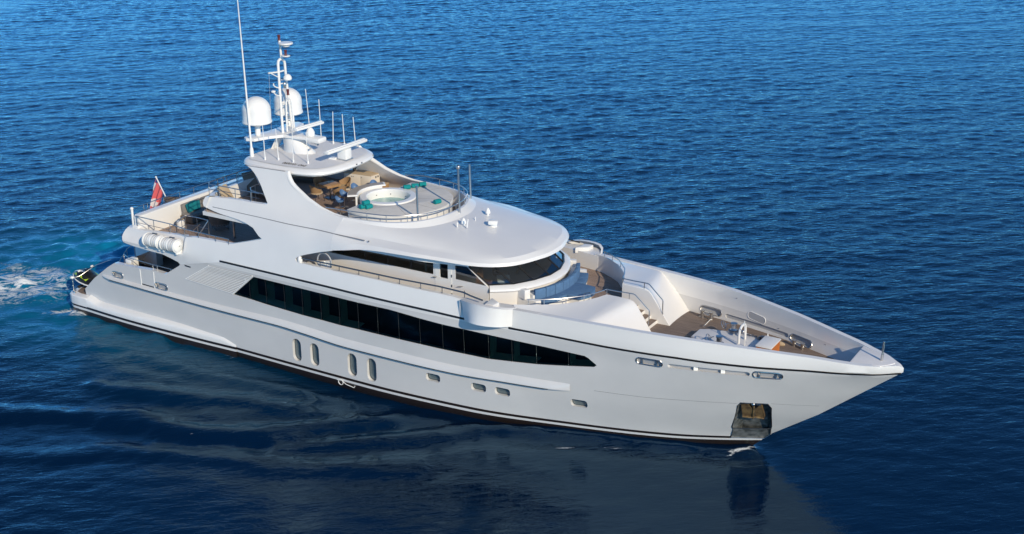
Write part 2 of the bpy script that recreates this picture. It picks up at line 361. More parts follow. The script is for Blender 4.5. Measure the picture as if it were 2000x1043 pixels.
def stadium(c, L_, H_, ang=0, n=8, p=None):
    """rounded slot, long axis along x"""
    r = min(L_, H_)/2; pts = []
    for sx, a0 in ((1, -90), (-1, 90)):
        for i in range(n+1):
            a = R_(a0+180*i/n)
            if L_ >= H_: pts.append((sx*(L_/2-r)+r*math.cos(a), r*math.sin(a)))
            else: a += R_(90); pts.append((r*math.cos(a), sx*(H_/2-r)+r*math.sin(a)))
    ca, sa = math.cos(ang), math.sin(ang)
    return [(c[0]+x*ca-y*sa, c[1]+x*sa+y*ca) for x, y in pts]
def rrect(c, w, h, r, ang=0, n=5):
    pts = []
    for sx, sy, a0 in ((1, -1, -90), (1, 1, 0), (-1, 1, 90), (-1, -1, 180)):
        for i in range(n+1): a = R_(a0+90*i/n); pts.append((sx*(w/2-r)+r*math.cos(a), sy*(h/2-r)+r*math.sin(a)))
    ca, sa = math.cos(ang), math.sin(ang)
    return [(c[0]+x*ca-y*sa, c[1]+x*sa+y*ca) for x, y in pts]
# ================================================================== THE YACHT
yacht = thing('motor_yacht', 'long white motor yacht with black window band cruising on blue sea', 'yacht')
UPZ, SUNZ, MAINZ = 4.68, 6.75, 2.3
# ---- hull side openings (traced on the starboard side, mirrored to port)
win_low = [(456, 575), (488, 584.4), (520, 594.8), (556, 605.6), (591, 616), (627, 625.4), (663, 635.4), (700, 644), (760, 658.6), (820, 672.5), (865.5, 683), (907.5, 691.8), (953, 701.2), (998.5, 706.5), (1047.5, 711.7), (1109.8, 715.2), (1160, 717)]
win_up = [(1165.5, 713.5), (1149, 699.5), (1142, 695.3), (1065, 677.8), (956.5, 654.3), (906, 642.8), (865.5, 634), (820, 621.8), (760, 604.4), (698, 590.6), (600, 566.3), (495, 540.6)]
WB = skins(win_low+win_up)
wl = np.array(skins(win_low)); wu = np.array(skins(win_up))[::-1]
mull = [skin(u, v)[0] for u, v in [(488, 584), (520.4, 594), (556, 605), (591, 616), (627, 625), (663, 635), (700, 644), (738, 653), (779, 663), (820.5, 672.5), (864.8, 683), (906, 691), (954.3, 701), (1000, 706.5), (1047.5, 711), (1109.8, 715)]]
ports = [(580, 683.7), (614.6, 692.8), (688, 712.8), (726, 722.6)]
PH = [stadium(skin(u, v), .50, 1.12, 0) for u, v in ports]
small = [(845.6, 737.6), (934.5, 756.9), (981, 765.3), (1130.8, 788)]
SH = [rrect(skin(u, v), .70, .36, .13) for u, v in small]
FO = [stadium(skin(1268, 707.2), 1.05, .29), stadium(skin(1499.4, 733.1), 1.05, .29)]
sl0, sl1 = skin(1303.5, 714), skin(1464.5, 731)
SL = stadium(((sl0[0]+sl1[0])/2, (sl0[1]+sl1[1])/2), sl1[0]-sl0[0], .18, math.atan2(sl1[1]-sl0[1], sl1[0]-sl0[0]))
aq = lambda zx, zy: skin(1400+zx/7.45, 760+zy/7.45)
ANCH = [aq(345, 197), aq(742, 214), aq(795, 275), aq(800, 545), aq(785, 590), aq(778, 662), aq(690, 712), aq(204, 702), aq(240, 585), aq(222, 545), aq(305, 240)]
aft_f = [stadium(skin(230.3, 536.8), .78, .30, .0), stadium(skin(315.3, 559.5), .85, .32, .0)]
# ---- outlines
sheer = [(39.30, 4.84), (39.05, 4.86), (38.74, 4.87), (38.07, 4.9), (37.55, 4.95), (36.28, 5.06), (35.39, 5.12), (34.48, 5.18), (33.55, 5.23), (32.61, 5.28), (31.65, 5.32), (30.68, 5.34), (28.58, 5.36), (26.41, 5.37), (24.62, 5.38)]
stem = [(float(xstem(z)), z) for z in (-1.0, -.5, 0, .35, .64, 1.2, 2, 2.8, 3.58, 4.1, 4.58, 4.75)]
tip = skin(351.5, 516)
bul = skins([(350, 519), (323, 535.5), (299, 528), (272, 523.5), (243.7, 518.4), (223.4, 513.6), (210, 522), (200.5, 529.7), (184.4, 543), (166.3, 563.9), (170.3, 582.7)])
hull_out = [(-.35, -1.0)]+[(x, -1.0) for x in range(2, 32, 3)]+stem+sheer+[(24.62, 4.655), (22.6, 4.655), (9.0, 4.655), tip]+bul+[(-.35, .42)]
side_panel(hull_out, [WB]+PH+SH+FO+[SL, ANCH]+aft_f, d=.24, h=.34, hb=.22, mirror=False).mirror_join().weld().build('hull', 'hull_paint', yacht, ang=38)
hull = bpy.data.objects['hull']
# ---- window band: one pane between every two mullions
def band(xa, xb, curve): return [(xa, float(np.interp(xa, curve[:, 0], curve[:, 1])))]+[tuple(p) for p in curve if xa+.02 < p[0] < xb-.02]+[(xb, float(np.interp(xb, curve[:, 0], curve[:, 1])))]
edges_ = [wl[0][0]]+mull+[max(p[0] for p in WB)-.01]
lit = {1, 2, 3, 4, 5, 6, 13, 14, 16}
for i in range(len(edges_)-1):
    a, b = edges_[i]+.018, edges_[i+1]-.018
    if i == 0:
        lo = band(a, b, wl); up = [tuple(wl[0]+.02), tuple(wu[0]+.02)]+[(b, float(np.interp(b, wu[:, 0], wu[:, 1])))]; poly = lo+up[::-1][:2]
    else:
        lo = band(a, b, wl); up = band(a, b, wu); poly = lo+up[::-1]
    side_panel(poly, Y=Yh, d=0, h=.4, hb=.3, out=-.035).build('window', 'glass_dark', hull)
    if i in lit:       # the lining of the window recess shows through the tinted glass
        mb = MB(); zb = np.interp(a, wl[:, 0], wl[:, 1]); zt = np.interp(a, wu[:, 0], wu[:, 1]); zb2 = np.interp(b, wl[:, 0], wl[:, 1])
        ya, yb = float(Yh(a, zb)), float(Yh(b, zb2)); w = .55
        mb.add([(a+.03, -ya+.06, zb), (a+.03, -ya+w, zb), (a+.03, -ya+w, zt), (a+.03, -ya+.06, zt)], [(0, 1, 2, 3)])
        mb.add([(a+.03, -ya+.06, zb+.02), (b-.03, -yb+.06, zb2+.02), (b-.03, -yb+w, zb2+.10), (a+.03, -ya+w, zb+.10)], [(0, 1, 2, 3)])
        mb.build('window_lining', 'curtain', hull, smooth=False)
for xm in mull:
    zb, zt = np.interp(xm, wl[:, 0], wl[:, 1]), np.interp(xm, wu[:, 0], wu[:, 1]); P = [(xm, zb+(zt-zb)*k/4) for k in range(5)]
    MB().tube([(x, -(float(Yh(x, z))-.045), z) for x, z in P], .02, 4).mirror().build('window_frame', 'black_trim', hull)
# dark inner shell behind the windows and portholes
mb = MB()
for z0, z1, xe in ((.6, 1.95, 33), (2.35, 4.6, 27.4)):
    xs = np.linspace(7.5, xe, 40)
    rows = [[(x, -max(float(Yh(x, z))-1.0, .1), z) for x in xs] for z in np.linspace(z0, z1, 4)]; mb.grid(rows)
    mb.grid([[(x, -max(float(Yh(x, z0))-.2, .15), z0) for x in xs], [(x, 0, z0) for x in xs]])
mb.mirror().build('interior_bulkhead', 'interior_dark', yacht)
# ---- portholes
for q in PH+SH:
    side_panel(q, d=0, h=.3, hb=.15, out=-.17).build('porthole', 'porthole_glass', hull)
    mbf = MB(); ring = [(x, float(Yh(x, z)), z) for x, z in q]
    mbf.tube([(x, -(y-.165), z) for x, y, z in ring], .012, 6, closed=True)
    mbf.mirror().build('porthole_rim', 'black_trim', hull)
# ---- mooring openings in the bulwark: steel lined, closed in the middle of the thickness
for q in FO+aft_f:
    o = side_panel(q, d=.02, h=.4, hb=.15, out=-.10).build('fairlead', 'grey_fitting', hull)
    mbf = MB()
    mbf.tube([(x, -(float(Yh(x, z))+.004), z) for x, z in q], .028, 8, closed=True)
    MB().tube([(x, -(float(Yh(x, z))-.245), z) for x, z in q], .024, 8, closed=True).mirror().build('fairlead_frame', 'steel', o)
    # roller guides in the opening
    cx_ = np.mean([p[0] for p in q]); cz_ = np.mean([p[1] for p in q])
    for dx in (-.30, .28): MB().lathe([(.045, -.13), (.03, 0), (.045, .13)], (cx_+dx, -(float(Yh(cx_+dx, cz_))-.05), cz_), 8).mirror().build('roller', 'steel', o)
    mbf.mirror().build('fairlead_rim', 'steel', o)
side_panel(SL, d=.02, h=.4, hb=.15, out=-.15).build('freeing_port', 'grey_fitting', hull)
for t in (.335, .665):
    mb = MB()
    x = sl0[0]+(sl1[0]-sl0[0])*t; z = sl0[1]+(sl1[1]-sl0[1])*t; y = float(Yh(x, z))
    for sg in (-1,): mb.add([(x-.03, sg*(y-.01), z-.085), (x+.10, sg*(y-.13), z-.085), (x+.10, sg*(y-.13), z+.085), (x-.03, sg*(y-.01), z+.085), (x-.06, sg*(y-.14), z-.085), (x-.06, sg*(y-.14), z+.085)], [(0, 1, 2, 3), (0, 3, 5, 4), (0, 4, 1), (3, 2, 5)])
    mb.mirror().build('port_divider', 'bright_white', hull, smooth=False)
# ---- anchor pocket
AP = np.array(ANCH); mb = MB(); n = len(ANCH)
def yin(x, z, k): return max(float(Yh(x, z))-k, .03)
cxa, cza = AP.mean(0)
rim = [(x, -float(Yh(x, z))+.02, z) for x, z in ANCH]
back = [(cxa+(x-cxa)*.72, -yin(cxa+(x-cxa)*.72, cza+(z-cza)*.8, .42), cza+(z-cza)*.80+.08) for x, z in ANCH]
mb.grid([rim, back], closev=True); mb.f.append(tuple(range(n, 2*n)))
mb.mirror(); o = mb.build('anchor_pocket', 'pocket_steel', hull, smooth=False)
mb = MB(); lip = [(x, -float(Yh(x, z))-.012, z) for x, z in ANCH]
mb.tube(lip, .022, 6, closed=True); a = aq(235, 565); b = aq(790, 575)
mb.tube([(a[0], -float(Yh(*a))-.01, a[1]), (b[0], -float(Yh(*b))-.01, b[1])], .022, 6)
mb.mirror().build('pocket_rim', 'dark_steel', o)
# lower apron plate of the pocket
side_panel([aq(236, 580), aq(785, 592), aq(776, 655), aq(690, 706), aq(212, 698)], d=.03, h=.3, out=-.03).build('apron_plate', 'pocket_steel', o)
ac = aq(535, 320); ya = -float(Yh(*ac))
mb = MB(); Q = lambda zx, zy, k=.06: (aq(zx, zy)[0], -float(Yh(*aq(zx, zy)))+k, aq(zx, zy)[1])
for tri in ([(512, 300), (440, 205), (350, 230), (372, 395), (378, 412), (505, 405)], [(552, 300), (640, 215), (690, 400), (680, 432), (560, 405)]):
    f = [Q(*p, .02) for p in tri]; k = [Q(*p, .14) for p in tri]; m_ = len(f); mb.add(f+k, [tuple(range(m_))]+[(i, (i+1) % m_, (i+1) % m_+m_, i+m_) for i in range(m_)])
mb.tube([Q(530, 200, .06), Q(532, 415, -.02)], .05, 8); mb.tube([Q(372, 398, 0), Q(505, 408, -.03), Q(560, 402, -.03), Q(684, 428, 0)], .035, 6)
mb.build('anchor', 'brass_rust', o, smooth=False)
mb = MB(); mb.box(Q(570, 215, .12), (.32, .1, .14)); mb.ball(Q(525, 225, .05), .09); mb.ball(Q(575, 215, .05), .06); mb.build('anchor_shackle', 'steel', o)
# ---- rub rail, stripe, knuckle lines
rubpx = [(202.5, 540), (250, 553.5), (350, 581.5), (440, 606), (540, 639-7.5), (600, 650), (680, 676), (760, 696.5), (890, 726.8), (1000, 745.5), (1114, 762.8)]
rp = np.array(skins(rubpx)); rx = np.linspace(rp[0, 0], rp[-1, 0], 90); rz = pchip(rp[:, 0], rp[:, 1])(rx)
rows = []
for i, (x, z) in enumerate(zip(rx, rz)):
    e = min(1, (i+.3)/2.5, (len(rx)-.7-i)/3.0); p = .17*math.sqrt(max(e, .01)); hgt = .15+.2*min(1, max(0, (x-4)/12))
    y = lambda zz, o=0: -(float(Yh(x, zz))+o)
    rows.append([(x, y(z+hgt, -.02), z+hgt), (x, y(z+hgt*.8, p*.25), z+hgt*.78), (x, y(z+.06, p), z+.06), (x, y(z+.03, p*1.05), z+.03), (x, y(z, p), z-.005), (x, y(z-.04, .0), z-.03), (x, y(z-.04, -.03), z-.05)])
mb = MB().grid(rows, flip=True); mb.mirror().build('rub_rail', 'hull_paint', yacht, ang=50)
mb = MB(); rows = [[(x, -(float(Yh(x, z))+.175), z+.012), (x, -(float(Yh(x, z))+.175), z-.022), (x, -(float(Yh(x, z))+.13), z-.026)] for x, z in zip(rx[2:-3], rz[2:-3])]
MB().grid(rows, flip=True).mirror().build('rub_strip', 'black_trim', bpy.data.objects['rub_rail'])
s1 = skins([(429, 510), (520, 531.5), (640, 560.2), (760, 589), (850, 609.5), (911.8, 624)])
s2 = skins([(993.4, 640.5), (1040, 649.3), (1080, 657), (1180, 677), (1280, 693.5), (1320, 699), (1380, 708), (1480, 718.5), (1580, 725), (1680, 731.6), (1720, 732.2), (1738, 731)])+[(39.38, 4.5)]
ribbon(s1, .085, .012, h=.4).build('sheer_stripe', 'black_trim', yacht); ribbon(s2, .085, .012, h=.3).build('sheer_stripe', 'black_trim', yacht)
ribbon(skins([(1160, 763), (1260, 776), (1360, 783.5), (1440, 788)]), .014, .003).build('plate_seam', 'grey_line', yacht)
ribbon(skins([(1506, 788.5), (1560, 791.5), (1600, 793)]), .012, .003, h=.2).build('plate_seam', 'grey_line', yacht)
# ---- quarter skirt and bathing platform
ztp = np.array([(-1.9, .93), (-.4, .95)]+skins([(200, 592), (300, 620), (350, 634), (400, 650), (432, 660), (462, 677)])); ztf = pchip(ztp[:, 0], ztp[:, 1])
rows = []
for x in np.concatenate([np.linspace(-.38, 6.0, 22), np.linspace(6.3, float(ztp[-1, 0]), 22)]):
    z = float(ztf(x)); p = .36*(1-max(0, (x-1)/9.4)**1.6) if x > 1 else .36; p = max(p, .012); y = float(Yh(x, max(z, .5)))
    rows.append([(x, -(y-.03), z+.10), (x, -(y+p*.35), z+.05), (x, -(y+p*.85), z-.02), (x, -(y+p), z-.10*min(1, (z-.45)/.3)), (x, -(y+p), .49), (x, -(y-.05), .46)])
MB().grid(rows, flip=True).mirror().build('quarter_skirt', 'white_paint', yacht, ang=60)
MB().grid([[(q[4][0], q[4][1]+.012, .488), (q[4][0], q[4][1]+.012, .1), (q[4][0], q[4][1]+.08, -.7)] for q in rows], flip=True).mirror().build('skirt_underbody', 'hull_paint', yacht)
yy = float(Yh(-.38, .9))+.36
pl = [(-.37, -yy), (-.8, -yy+.005), (-1.45, -yy+.03), (-1.75, -yy+.16), (-1.93, -yy+.42), (-2.02, -yy+.9), (-2.1, -2), (-2.12, 0)]
pl = pl+[(x, -y) for x, y in pl[:-1][::-1]]
MB().prism(pl, .46, .93, .07).build('bathing_platform', 'white_paint', yacht)
tk = [(-.30, -yy+.42), (-1.2, -yy+.40), (-1.55, -yy+.5), (-1.78, -3.6), (-1.85, 0)]; tk = tk+[(x, -y) for x, y in tk[:-1][::-1]]
MB().prism(tk, .925, .945).build('platform_deck', 'teak', yacht, smooth=False)
pl2 = [(x, y*.997) for x, y in pl]
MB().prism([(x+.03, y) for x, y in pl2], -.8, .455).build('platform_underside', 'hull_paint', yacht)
# transom with stairs, between the two quarters
mb = MB(); tr = [(-.32, .94), (.0, 1.3), (.7, 2.05), (1.3, 2.75), (1.75, 3.15)]
rows = [[(x+.12, s*3.0, z) for s in np.linspace(-1, 1, 9)] for x, z in tr]; mb.grid(rows)
for sg in (-1, 1):
    for k in range(7): mb.box((.0+k*.24, sg*3.5, .98+k*.19), (.26, .95, .19+.0), bev=.01)
    mb.grid([[(x, sg*4.15, z) for x, z in tr], [(x, sg*(4.15), .6) for x, z in tr]]); mb.grid([[(x+.1, sg*3.0, z+.1) for x, z in tr], [(x+.1, sg*(3.0), .6) for x, z in tr]])
mb.build('transom', 'white_paint', yacht)

# ---- superstructure side (from the stripe up to the sun deck and the arch)
up_open_low = [(246, 447), (252, 443.5), (256, 445), (264.5, 447), (273, 449), (297, 452), (326, 456), (357.5, 460.4), (380, 463.3), (415, 469.5), (450.7, 476.7), (480, 472.2), (511.7, 467)]
up_open_top = [(505, 461), (494, 445), (481, 436.5), (465, 429), (448, 423.3), (430.6, 417.7), (414, 410.8), (402, 405.2), (397.5, 402), (396, 396.5), (397.5, 390.5), (401, 384.5)]
sun_edge = [(415, 384.4), (429, 386), (445, 387.6), (460.5, 389.7), (476, 392.2), (492, 395.5), (508, 398), (520, 399.2), (522.5, 397)]
arch_a = [(518, 384.7), (509.5, 361.7), (502, 346), (496, 337), (489, 328.5), (482, 323.5)]
arch_top = [(500, 327), (520, 330), (540, 333), (556, 335.3)]
arch_f = [(560, 336.8), (560.5, 343), (563, 351), (567, 359), (573, 366.5), (580, 373), (600, 390.5), (624, 406.5), (648, 418), (668, 424.3)]
XJ = 15.5
zc = skin(668, 424.3, Ys); cutT = (XJ, 7.58)
eave = [(XJ, 6.33)]+skins([(650, 490), (628, 492), (611, 494.8), (594, 498), (584, 500.5), (578.5, 503.5), (577, 507), (579, 511), (585.5, 513.4)], Ys)
bulw = skins([(618, 521), (655, 529.5), (694, 537), (733.5, 545.7), (773.4, 555), (815, 564.4), (856, 573), (883, 579), (904, 585)], Ys)
aftsk = skins([(348, 512), (335, 505), (317, 496.5), (294, 490.5), (280, 486.5), (260, 480.5), (246, 475.2), (241, 472.8), (238.8, 469), (238.3, 461.5), (241.5, 454)], Ys)
sup_out = [(22.6, 4.655), (9.0, 4.655), tip]+aftsk+skins(up_open_low+up_open_top+sun_edge+arch_a+arch_top+arch_f, Ys)+[cutT]+eave+bulw+[(22.6, bulw[-1][1])]
side_panel(sup_out, Y=Ys, d=.20, h=.3, hb=.2, extra=[(x, z) for x in (6.65, 6.76) for z in np.arange(4.5, 5.5, .11)]+[(x, z) for x in np.arange(2.3, 6.7, .25) for z in (4.595, 4.765)]).build('superstructure_side', 'white_paint', yacht, ang=38)
sup = bpy.data.objects['superstructure_side']
ribbon(skins([(415, 404), (480, 418.5), (560, 437), (640, 453.5), (712, 469.8)], Ys), .028, .003, Ys).build('panel_seam', 'grey_line', sup)
ribbon(skins([(482, 323.6), (520, 329.2), (556, 334.4)], Ys), .02, .003, Ys).build('panel_seam', 'grey_line', sup)
mb = MB(); q = skin(720, 471.5, Ys); mb.ball((q[0], -float(Ys(*q)), q[1]), .035); mb.mirror().build('side_light', 'dark_steel', sup)
# lip round the forward edge of the arch
lipx = skins(arch_top[-1:]+arch_f, Ys)
mb = MB().tube([(x+.02, -(float(Ys(x, z))-.10), z) for x, z in lipx], [.115*min(1, .05+.22*(len(lipx)-1-i), .35+.3*i) for i in range(len(lipx))], 10); mb.mirror().build('arch_lip', 'bright_white', sup)
# white end caps of the side deck opening
q0 = skin(580, 507, Ys); mb = MB().ball((q0[0]+.12, -float(Ys(*q0))+.06, q0[1]), .15, sc=(.8, .8, 1.15)); mb.mirror().build('bulwark_end', 'bright_white', sup)
# louvre grille on the hull side
lv = [skin(408, 518.6), skin(361.6, 545), skin(454, 574.4), skin(493, 539)]; NS = 14
fr = MB(); side_panel(lv, d=0, h=.3, out=.004, mb=fr); gr = fr.build('vent_grille', 'grey_line', hull)
mb = MB()
for k in range(NS):
    t = (k+.5)/NS; a = np.array(lv[0])*(1-t)+np.array(lv[1])*t; b = np.array(lv[3])*(1-t)+np.array(lv[2])*t
    mb2 = ribbon([tuple(a), tuple(b)], abs(lv[0][1]-lv[1][1])/NS*.66, .03, h=6); mb.add(mb2.v, mb2.f)
mb.mirror().build('louvre_slats', 'bright_white', gr)
ribbon([lv[3], lv[2]], .05, .03).build('grille_frame', 'bright_white', gr); ribbon([lv[0], lv[1]], .035, .02).build('grille_frame', 'bright_white', gr)
# side door lines, scupper and small marks at the aft bulwark
for a, b in (((273, 526), (277, 560)), ((299.5, 531), (302, 561.5))):
    ribbon(skins([a, b]), .05, .02).build('boarding_gate_frame', 'bright_white', hull)
ribbon(skins([(278, 554.5), (301.5, 561.3)]), .05, .012).build('boarding_gate_sill', 'black_trim', hull)
ribbon(skins([(361, 518.3), (372.5, 521.8)]), .07, .012).build('scupper', 'dark_steel', hull)
mb = MB()                                                 # small drain gear hanging at the waterline
q = skin(667, 744.5); y0 = -float(Yh(*q))-.05
mb.tube([(q[0]+.13*math.cos(a), y0, q[1]-.02+.13*math.sin(a)) for a in np.linspace(0, 6.2, 14)], .02, 6, closed=True)
mb.tube([(q[0]-.2, y0, q[1]+.05), (q[0]+.05, y0, q[1]+.08), (q[0]+.3, y0, q[1]-.06), (q[0]+.75, y0, q[1]-.12), (q[0]+.8, y0, q[1]-.02)], .018, 6)
mb.build('drain_fitting', 'bright_white', hull)

# ---- bridge wing: the bulge at the forward end of the side deck
tz = [5.45, 5.54, 5.585, 5.59, 5.58, 5.56, 5.50, 5.39]; bz = [4.66, 4.75, 4.79, 4.80, 4.79, 4.78, 4.74, 4.66]
tp = [oz(u, v, zz_)[:2] for (u, v), zz_ in zip([(900.3, 586), (912, 590), (924, 593.6), (936.7, 597), (952, 600.8), (967.4, 603.3), (984, 604.6), (1000, 604.2)], tz)]
bt = [oz(u, v, zz_)[:2] for (u, v), zz_ in zip([(907, 625), (914, 629), (922, 632.3), (932, 635), (947, 637.6), (962, 639), (978, 639.6), (993.3, 639.5)], bz)]
for c_, zz_ in ((tp, 5.38), (bt, 4.66)): c_[-1] = np.array([24.64, -float(Yh(24.64, zz_))-.004]); c_[-2][1] = min(c_[-2][1], c_[-1][1]-.13)
rows = []
for k, t in enumerate(np.linspace(0, 1, 7)):
    s_ = t*t*.5+t*.5
    rows.append([(a[0]*(1-t)+b[0]*t, (a[1]*(1-s_)+b[1]*s_), za*(1-t)+zb*t) for a, b, za, zb in zip(tp, bt, tz, bz)])
rows = [[(x, y+.20, z+.004) for x, y, z in rows[0]]]+rows+[[(x, -float(Yh(x, 4.5))+.05, z-.04) for x, y, z in rows[-1]]]
mb = MB().grid(rows, flip=True)
mb.mirror().build('bridge_wing', 'white_paint', yacht, ang=45)
w3 = [oz(u, v, 5.46)[:2] for u, v in [(947, 597), (961, 585), (975, 594.5), (963, 601.5)]]
MB().prism([tuple(q) for q in w3], 5.3, 5.56, .05).mirror().build('wing_locker', 'bright_white', yacht)
mb = MB().prism([(x, min(y+.2, -3.62)) for x, y in tp]+[(24.66, -3.50), (22.3, -3.86), (22.25, tp[0][1]+.05)], UPZ, 5.40)
mb.mirror().build('wing_platform', 'white_paint', yacht, smooth=False)

# ---- decks
def deck(name, xs_, yf, z, m, th=.06, camber=0.0):
    mb = MB(); rows = []
    for x in xs_:
        w_ = float(yf(x)); rows.append([(x, w_*t, z+camber*(1-(t*w_/3.2)**2) if camber else z) for t in np.linspace(-1, 1, 13)])
    mb.grid(rows, flip=True); rows2 = [[(x, y, z0-th) for x, y, z0 in r] for r in rows]; mb.grid(rows2)
    for a, b in ((rows[0], rows2[0]), (rows[-1], rows2[-1])): mb.grid([a, b])
    mb.grid([[r[0] for r in rows], [r[0] for r in rows2]]); mb.grid([[r[-1] for r in rows], [r[-1] for r in rows2]])
    return mb.build(name, m, yacht, smooth=False)
deck('main_deck', np.linspace(1.4, 9.0, 12), lambda x: Yh(x, MAINZ)-.12, MAINZ, 'teak')
deck('upper_deck', list(np.linspace(2.75, 24.4, 24))+[24.8, 25.6, 26.1, 26.45, 26.9, 27.35], lambda x: min(float(Ys(x, 4.75))-.1, float(np.interp(x, [0, 24.4, 25.57, 26.08, 26.41, 26.81, 27.1, 27.35], [9, 3.75, 3.2, 2.85, 2.45, 1.95, 1.3, .75]))), UPZ, 'teak_shade_lift')
deck('deck_soffit', np.linspace(2.75, 22, 20), lambda x: Ys(x, 4.66)-.1, UPZ-.07, 'white_paint', .2)
# fascia under the after overhang of the upper deck and its round stern
mb = MB(); fa = [(2.35, -4.15), (2.2, -3.7), (2.12, -2.5), (2.1, 0)]; fa = [(2.9, -4.27)]+fa+[(x, -y) for x, y in fa[:-1][::-1]]+[(2.9, 4.27)]
rows = [[(x+.12, y*.99, 4.36) for x, y in fa], [(x, y, 4.45) for x, y in fa], [(x-.02, y, 4.72) for x, y in fa], [(x+.25, y*.965, 5.12) for x, y in fa], [(x+.42, y*.94, 5.14) for x, y in fa]]
mb.grid(rows); mb.f.append(tuple(range(len(fa)))); mb.build('overhang_fascia', 'white_paint', yacht, ang=25)
deck('overhang_floor', [2.4, 2.8, 3.0, 5, 7, 9, 11, 12], lambda x: min(Ys(x, 5.1)-.15, 4.0+.3*(x-2.3)), UPZ+.02, 'teak_shade_lift')
deck('sun_deck', list(np.linspace(7.55, 15.4, 12))+[16.5, 17.5, 18.3, 18.9, 19.15], lambda x: min(float(Ys(x, SUNZ))-.12, float(np.interp(x, [0, 15.5, 16.5, 17.5, 18.3, 18.9, 19.2], [9, 3.4, 3.1, 2.75, 2.25, 1.4, .2]))), SUNZ, 'teak_shade_lift')
deck('sun_deck_soffit', np.linspace(7.5, 22, 16), lambda x: min(float(Ys(x, 6.6))-.1, float(np.interp(x, [0, 16, 20, 22], [9, 3.9, 3.7, 3.2]))), SUNZ-.07, 'white_paint', .18)
mb = MB(); fa = [(7.45, -3.35), (7.36, -2.5), (7.33, 0)]; fa = [(7.75, -3.72)]+fa+[(x, -y) for x, y in fa[:-1][::-1]]+[(7.75, 3.72)]
rows = [[(x+.3, y*.95, 6.52) for x, y in fa], [(x, y, 6.66) for x, y in fa], [(x-.02, y, 6.95) for x, y in fa], [(x+.12, y*.96, 7.44) for x, y in fa], [(x+.30, y*.92, 7.45) for x, y in fa], [(x+.32, y*.92, SUNZ) for x, y in fa]]
mb.grid(rows); mb.build('sun_deck_fascia', 'white_paint', yacht, ang=25)
# ---- wheelhouse roof: coaming top -> coaming foot -> roof edge -> eave, lofted round the front
def arc(pts, n=44):
    P = np.array(pts, float); s_ = np.concatenate([[0], np.cumsum(np.linalg.norm(np.diff(P, axis=0), axis=1))]); t = np.linspace(0, s_[-1], n)
    return np.stack([pchip(s_, P[:, k])(t) for k in range(3)], 1)
yj = lambda z: float(Ys(XJ, z))
CT = arc([(XJ, yj(7.58), 7.58), (16.46, 3.10, 7.57), (17.55, 2.87, 7.58), (18.41, 2.33, 7.59), (18.98, 1.5, 7.6), (19.24, .6, 7.6), (19.28, 0, 7.6)])
CB = arc([(XJ, yj(7.52), 7.52), (16.55, 3.16, 7.46), (17.72, 2.92, 7.42), (18.75, 2.38, 7.40), (19.35, 1.5, 7.40), (19.62, .6, 7.40), (19.66, 0, 7.40)])
UU = arc([(XJ, yj(7.05), 7.05), (17, 3.62, 7.08), (18.6, 3.52, 7.05), (19.8, 3.38, 7.0), (20.7, 3.22, 6.96), (21.65, 3.10, 6.93), (22.7, 2.84, 6.89), (23.42, 2.30, 6.88), (23.85, 1.45, 6.88), (24.03, .6, 6.88), (24.07, 0, 6.88)])
LL = arc([(XJ, yj(6.33), 6.33), (16.2, float(Ys(16.2, 6.47))+.02, 6.47), (17.2, 4.13, 6.65), (18.4, 4.14, 6.76), (19.62, 4.08, 6.79), (20.75, 3.83, 6.75), (21.64, 3.62, 6.70), (22.45, 3.38, 6.66), (23.19, 2.95, 6.63), (23.80, 2.3, 6.62), (24.25, 1.2, 6.62), (24.43, .5, 6.62), (24.46, 0, 6.62)])
def blend(a, b, t, bulge=0): q = a*(1-t)+b*t; q[:, 2] += bulge*4*t*(1-t); return q
MID = LL*.78+UU*.22; MID[:, 2] = LL[:, 2]*.52+UU[:, 2]*.48; MID[0] = (XJ, yj(6.65), 6.65)
cin = CT.copy(); cin[:, 0] -= .10*np.linspace(0, 1, 44)**.5+.02; cin[:, 1] *= .955
floor_ = cin.copy(); floor_[:, 2] = SUNZ
und = LL.copy(); und[:, 0] -= .25*np.linspace(0, 1, 44); und[:, 1] *= .93; und[:, 2] += .01
rows = [floor_, cin, CT, blend(CT, CB, .5), CB]+[blend(CB, UU, k/8, .03) for k in range(1, 8)]+[UU]+[blend(UU, MID, k/4) for k in range(1, 4)]+[MID]+[blend(MID, LL, k/4) for k in range(1, 4)]+[LL, und]
def full(row): r = [tuple(p) for p in row]; return [(x, -y, z) for x, y, z in r]+[(x, y, z) for x, y, z in r[:-1][::-1]]
for rw in rows[2:-1]:
    dlt = yj(float(rw[0, 2]))-rw[0, 1]; w_ = np.clip(1-np.arange(44)/9, 0, 1); rw[:, 1] += (dlt+.004)*w_*w_*(3-2*w_); rw[0, 0] = XJ-.06; rw[0, 1] = float(Ys(XJ-.06, rw[0, 2]))+.004
MB().grid([full(r) for r in rows], flip=True).build('wheelhouse_roof', 'white_paint', yacht, ang=18)
roof = bpy.data.objects['wheelhouse_roof']
mb = MB(); rows2 = [full(und), full(np.stack([und[:, 0]-.9*np.linspace(0, 1, 44), und[:, 1]*.62, und[:, 2]], 1))]; mb.grid(rows2).build('roof_soffit', 'white_paint', roof)
ribbon_px = [(629, 512)]
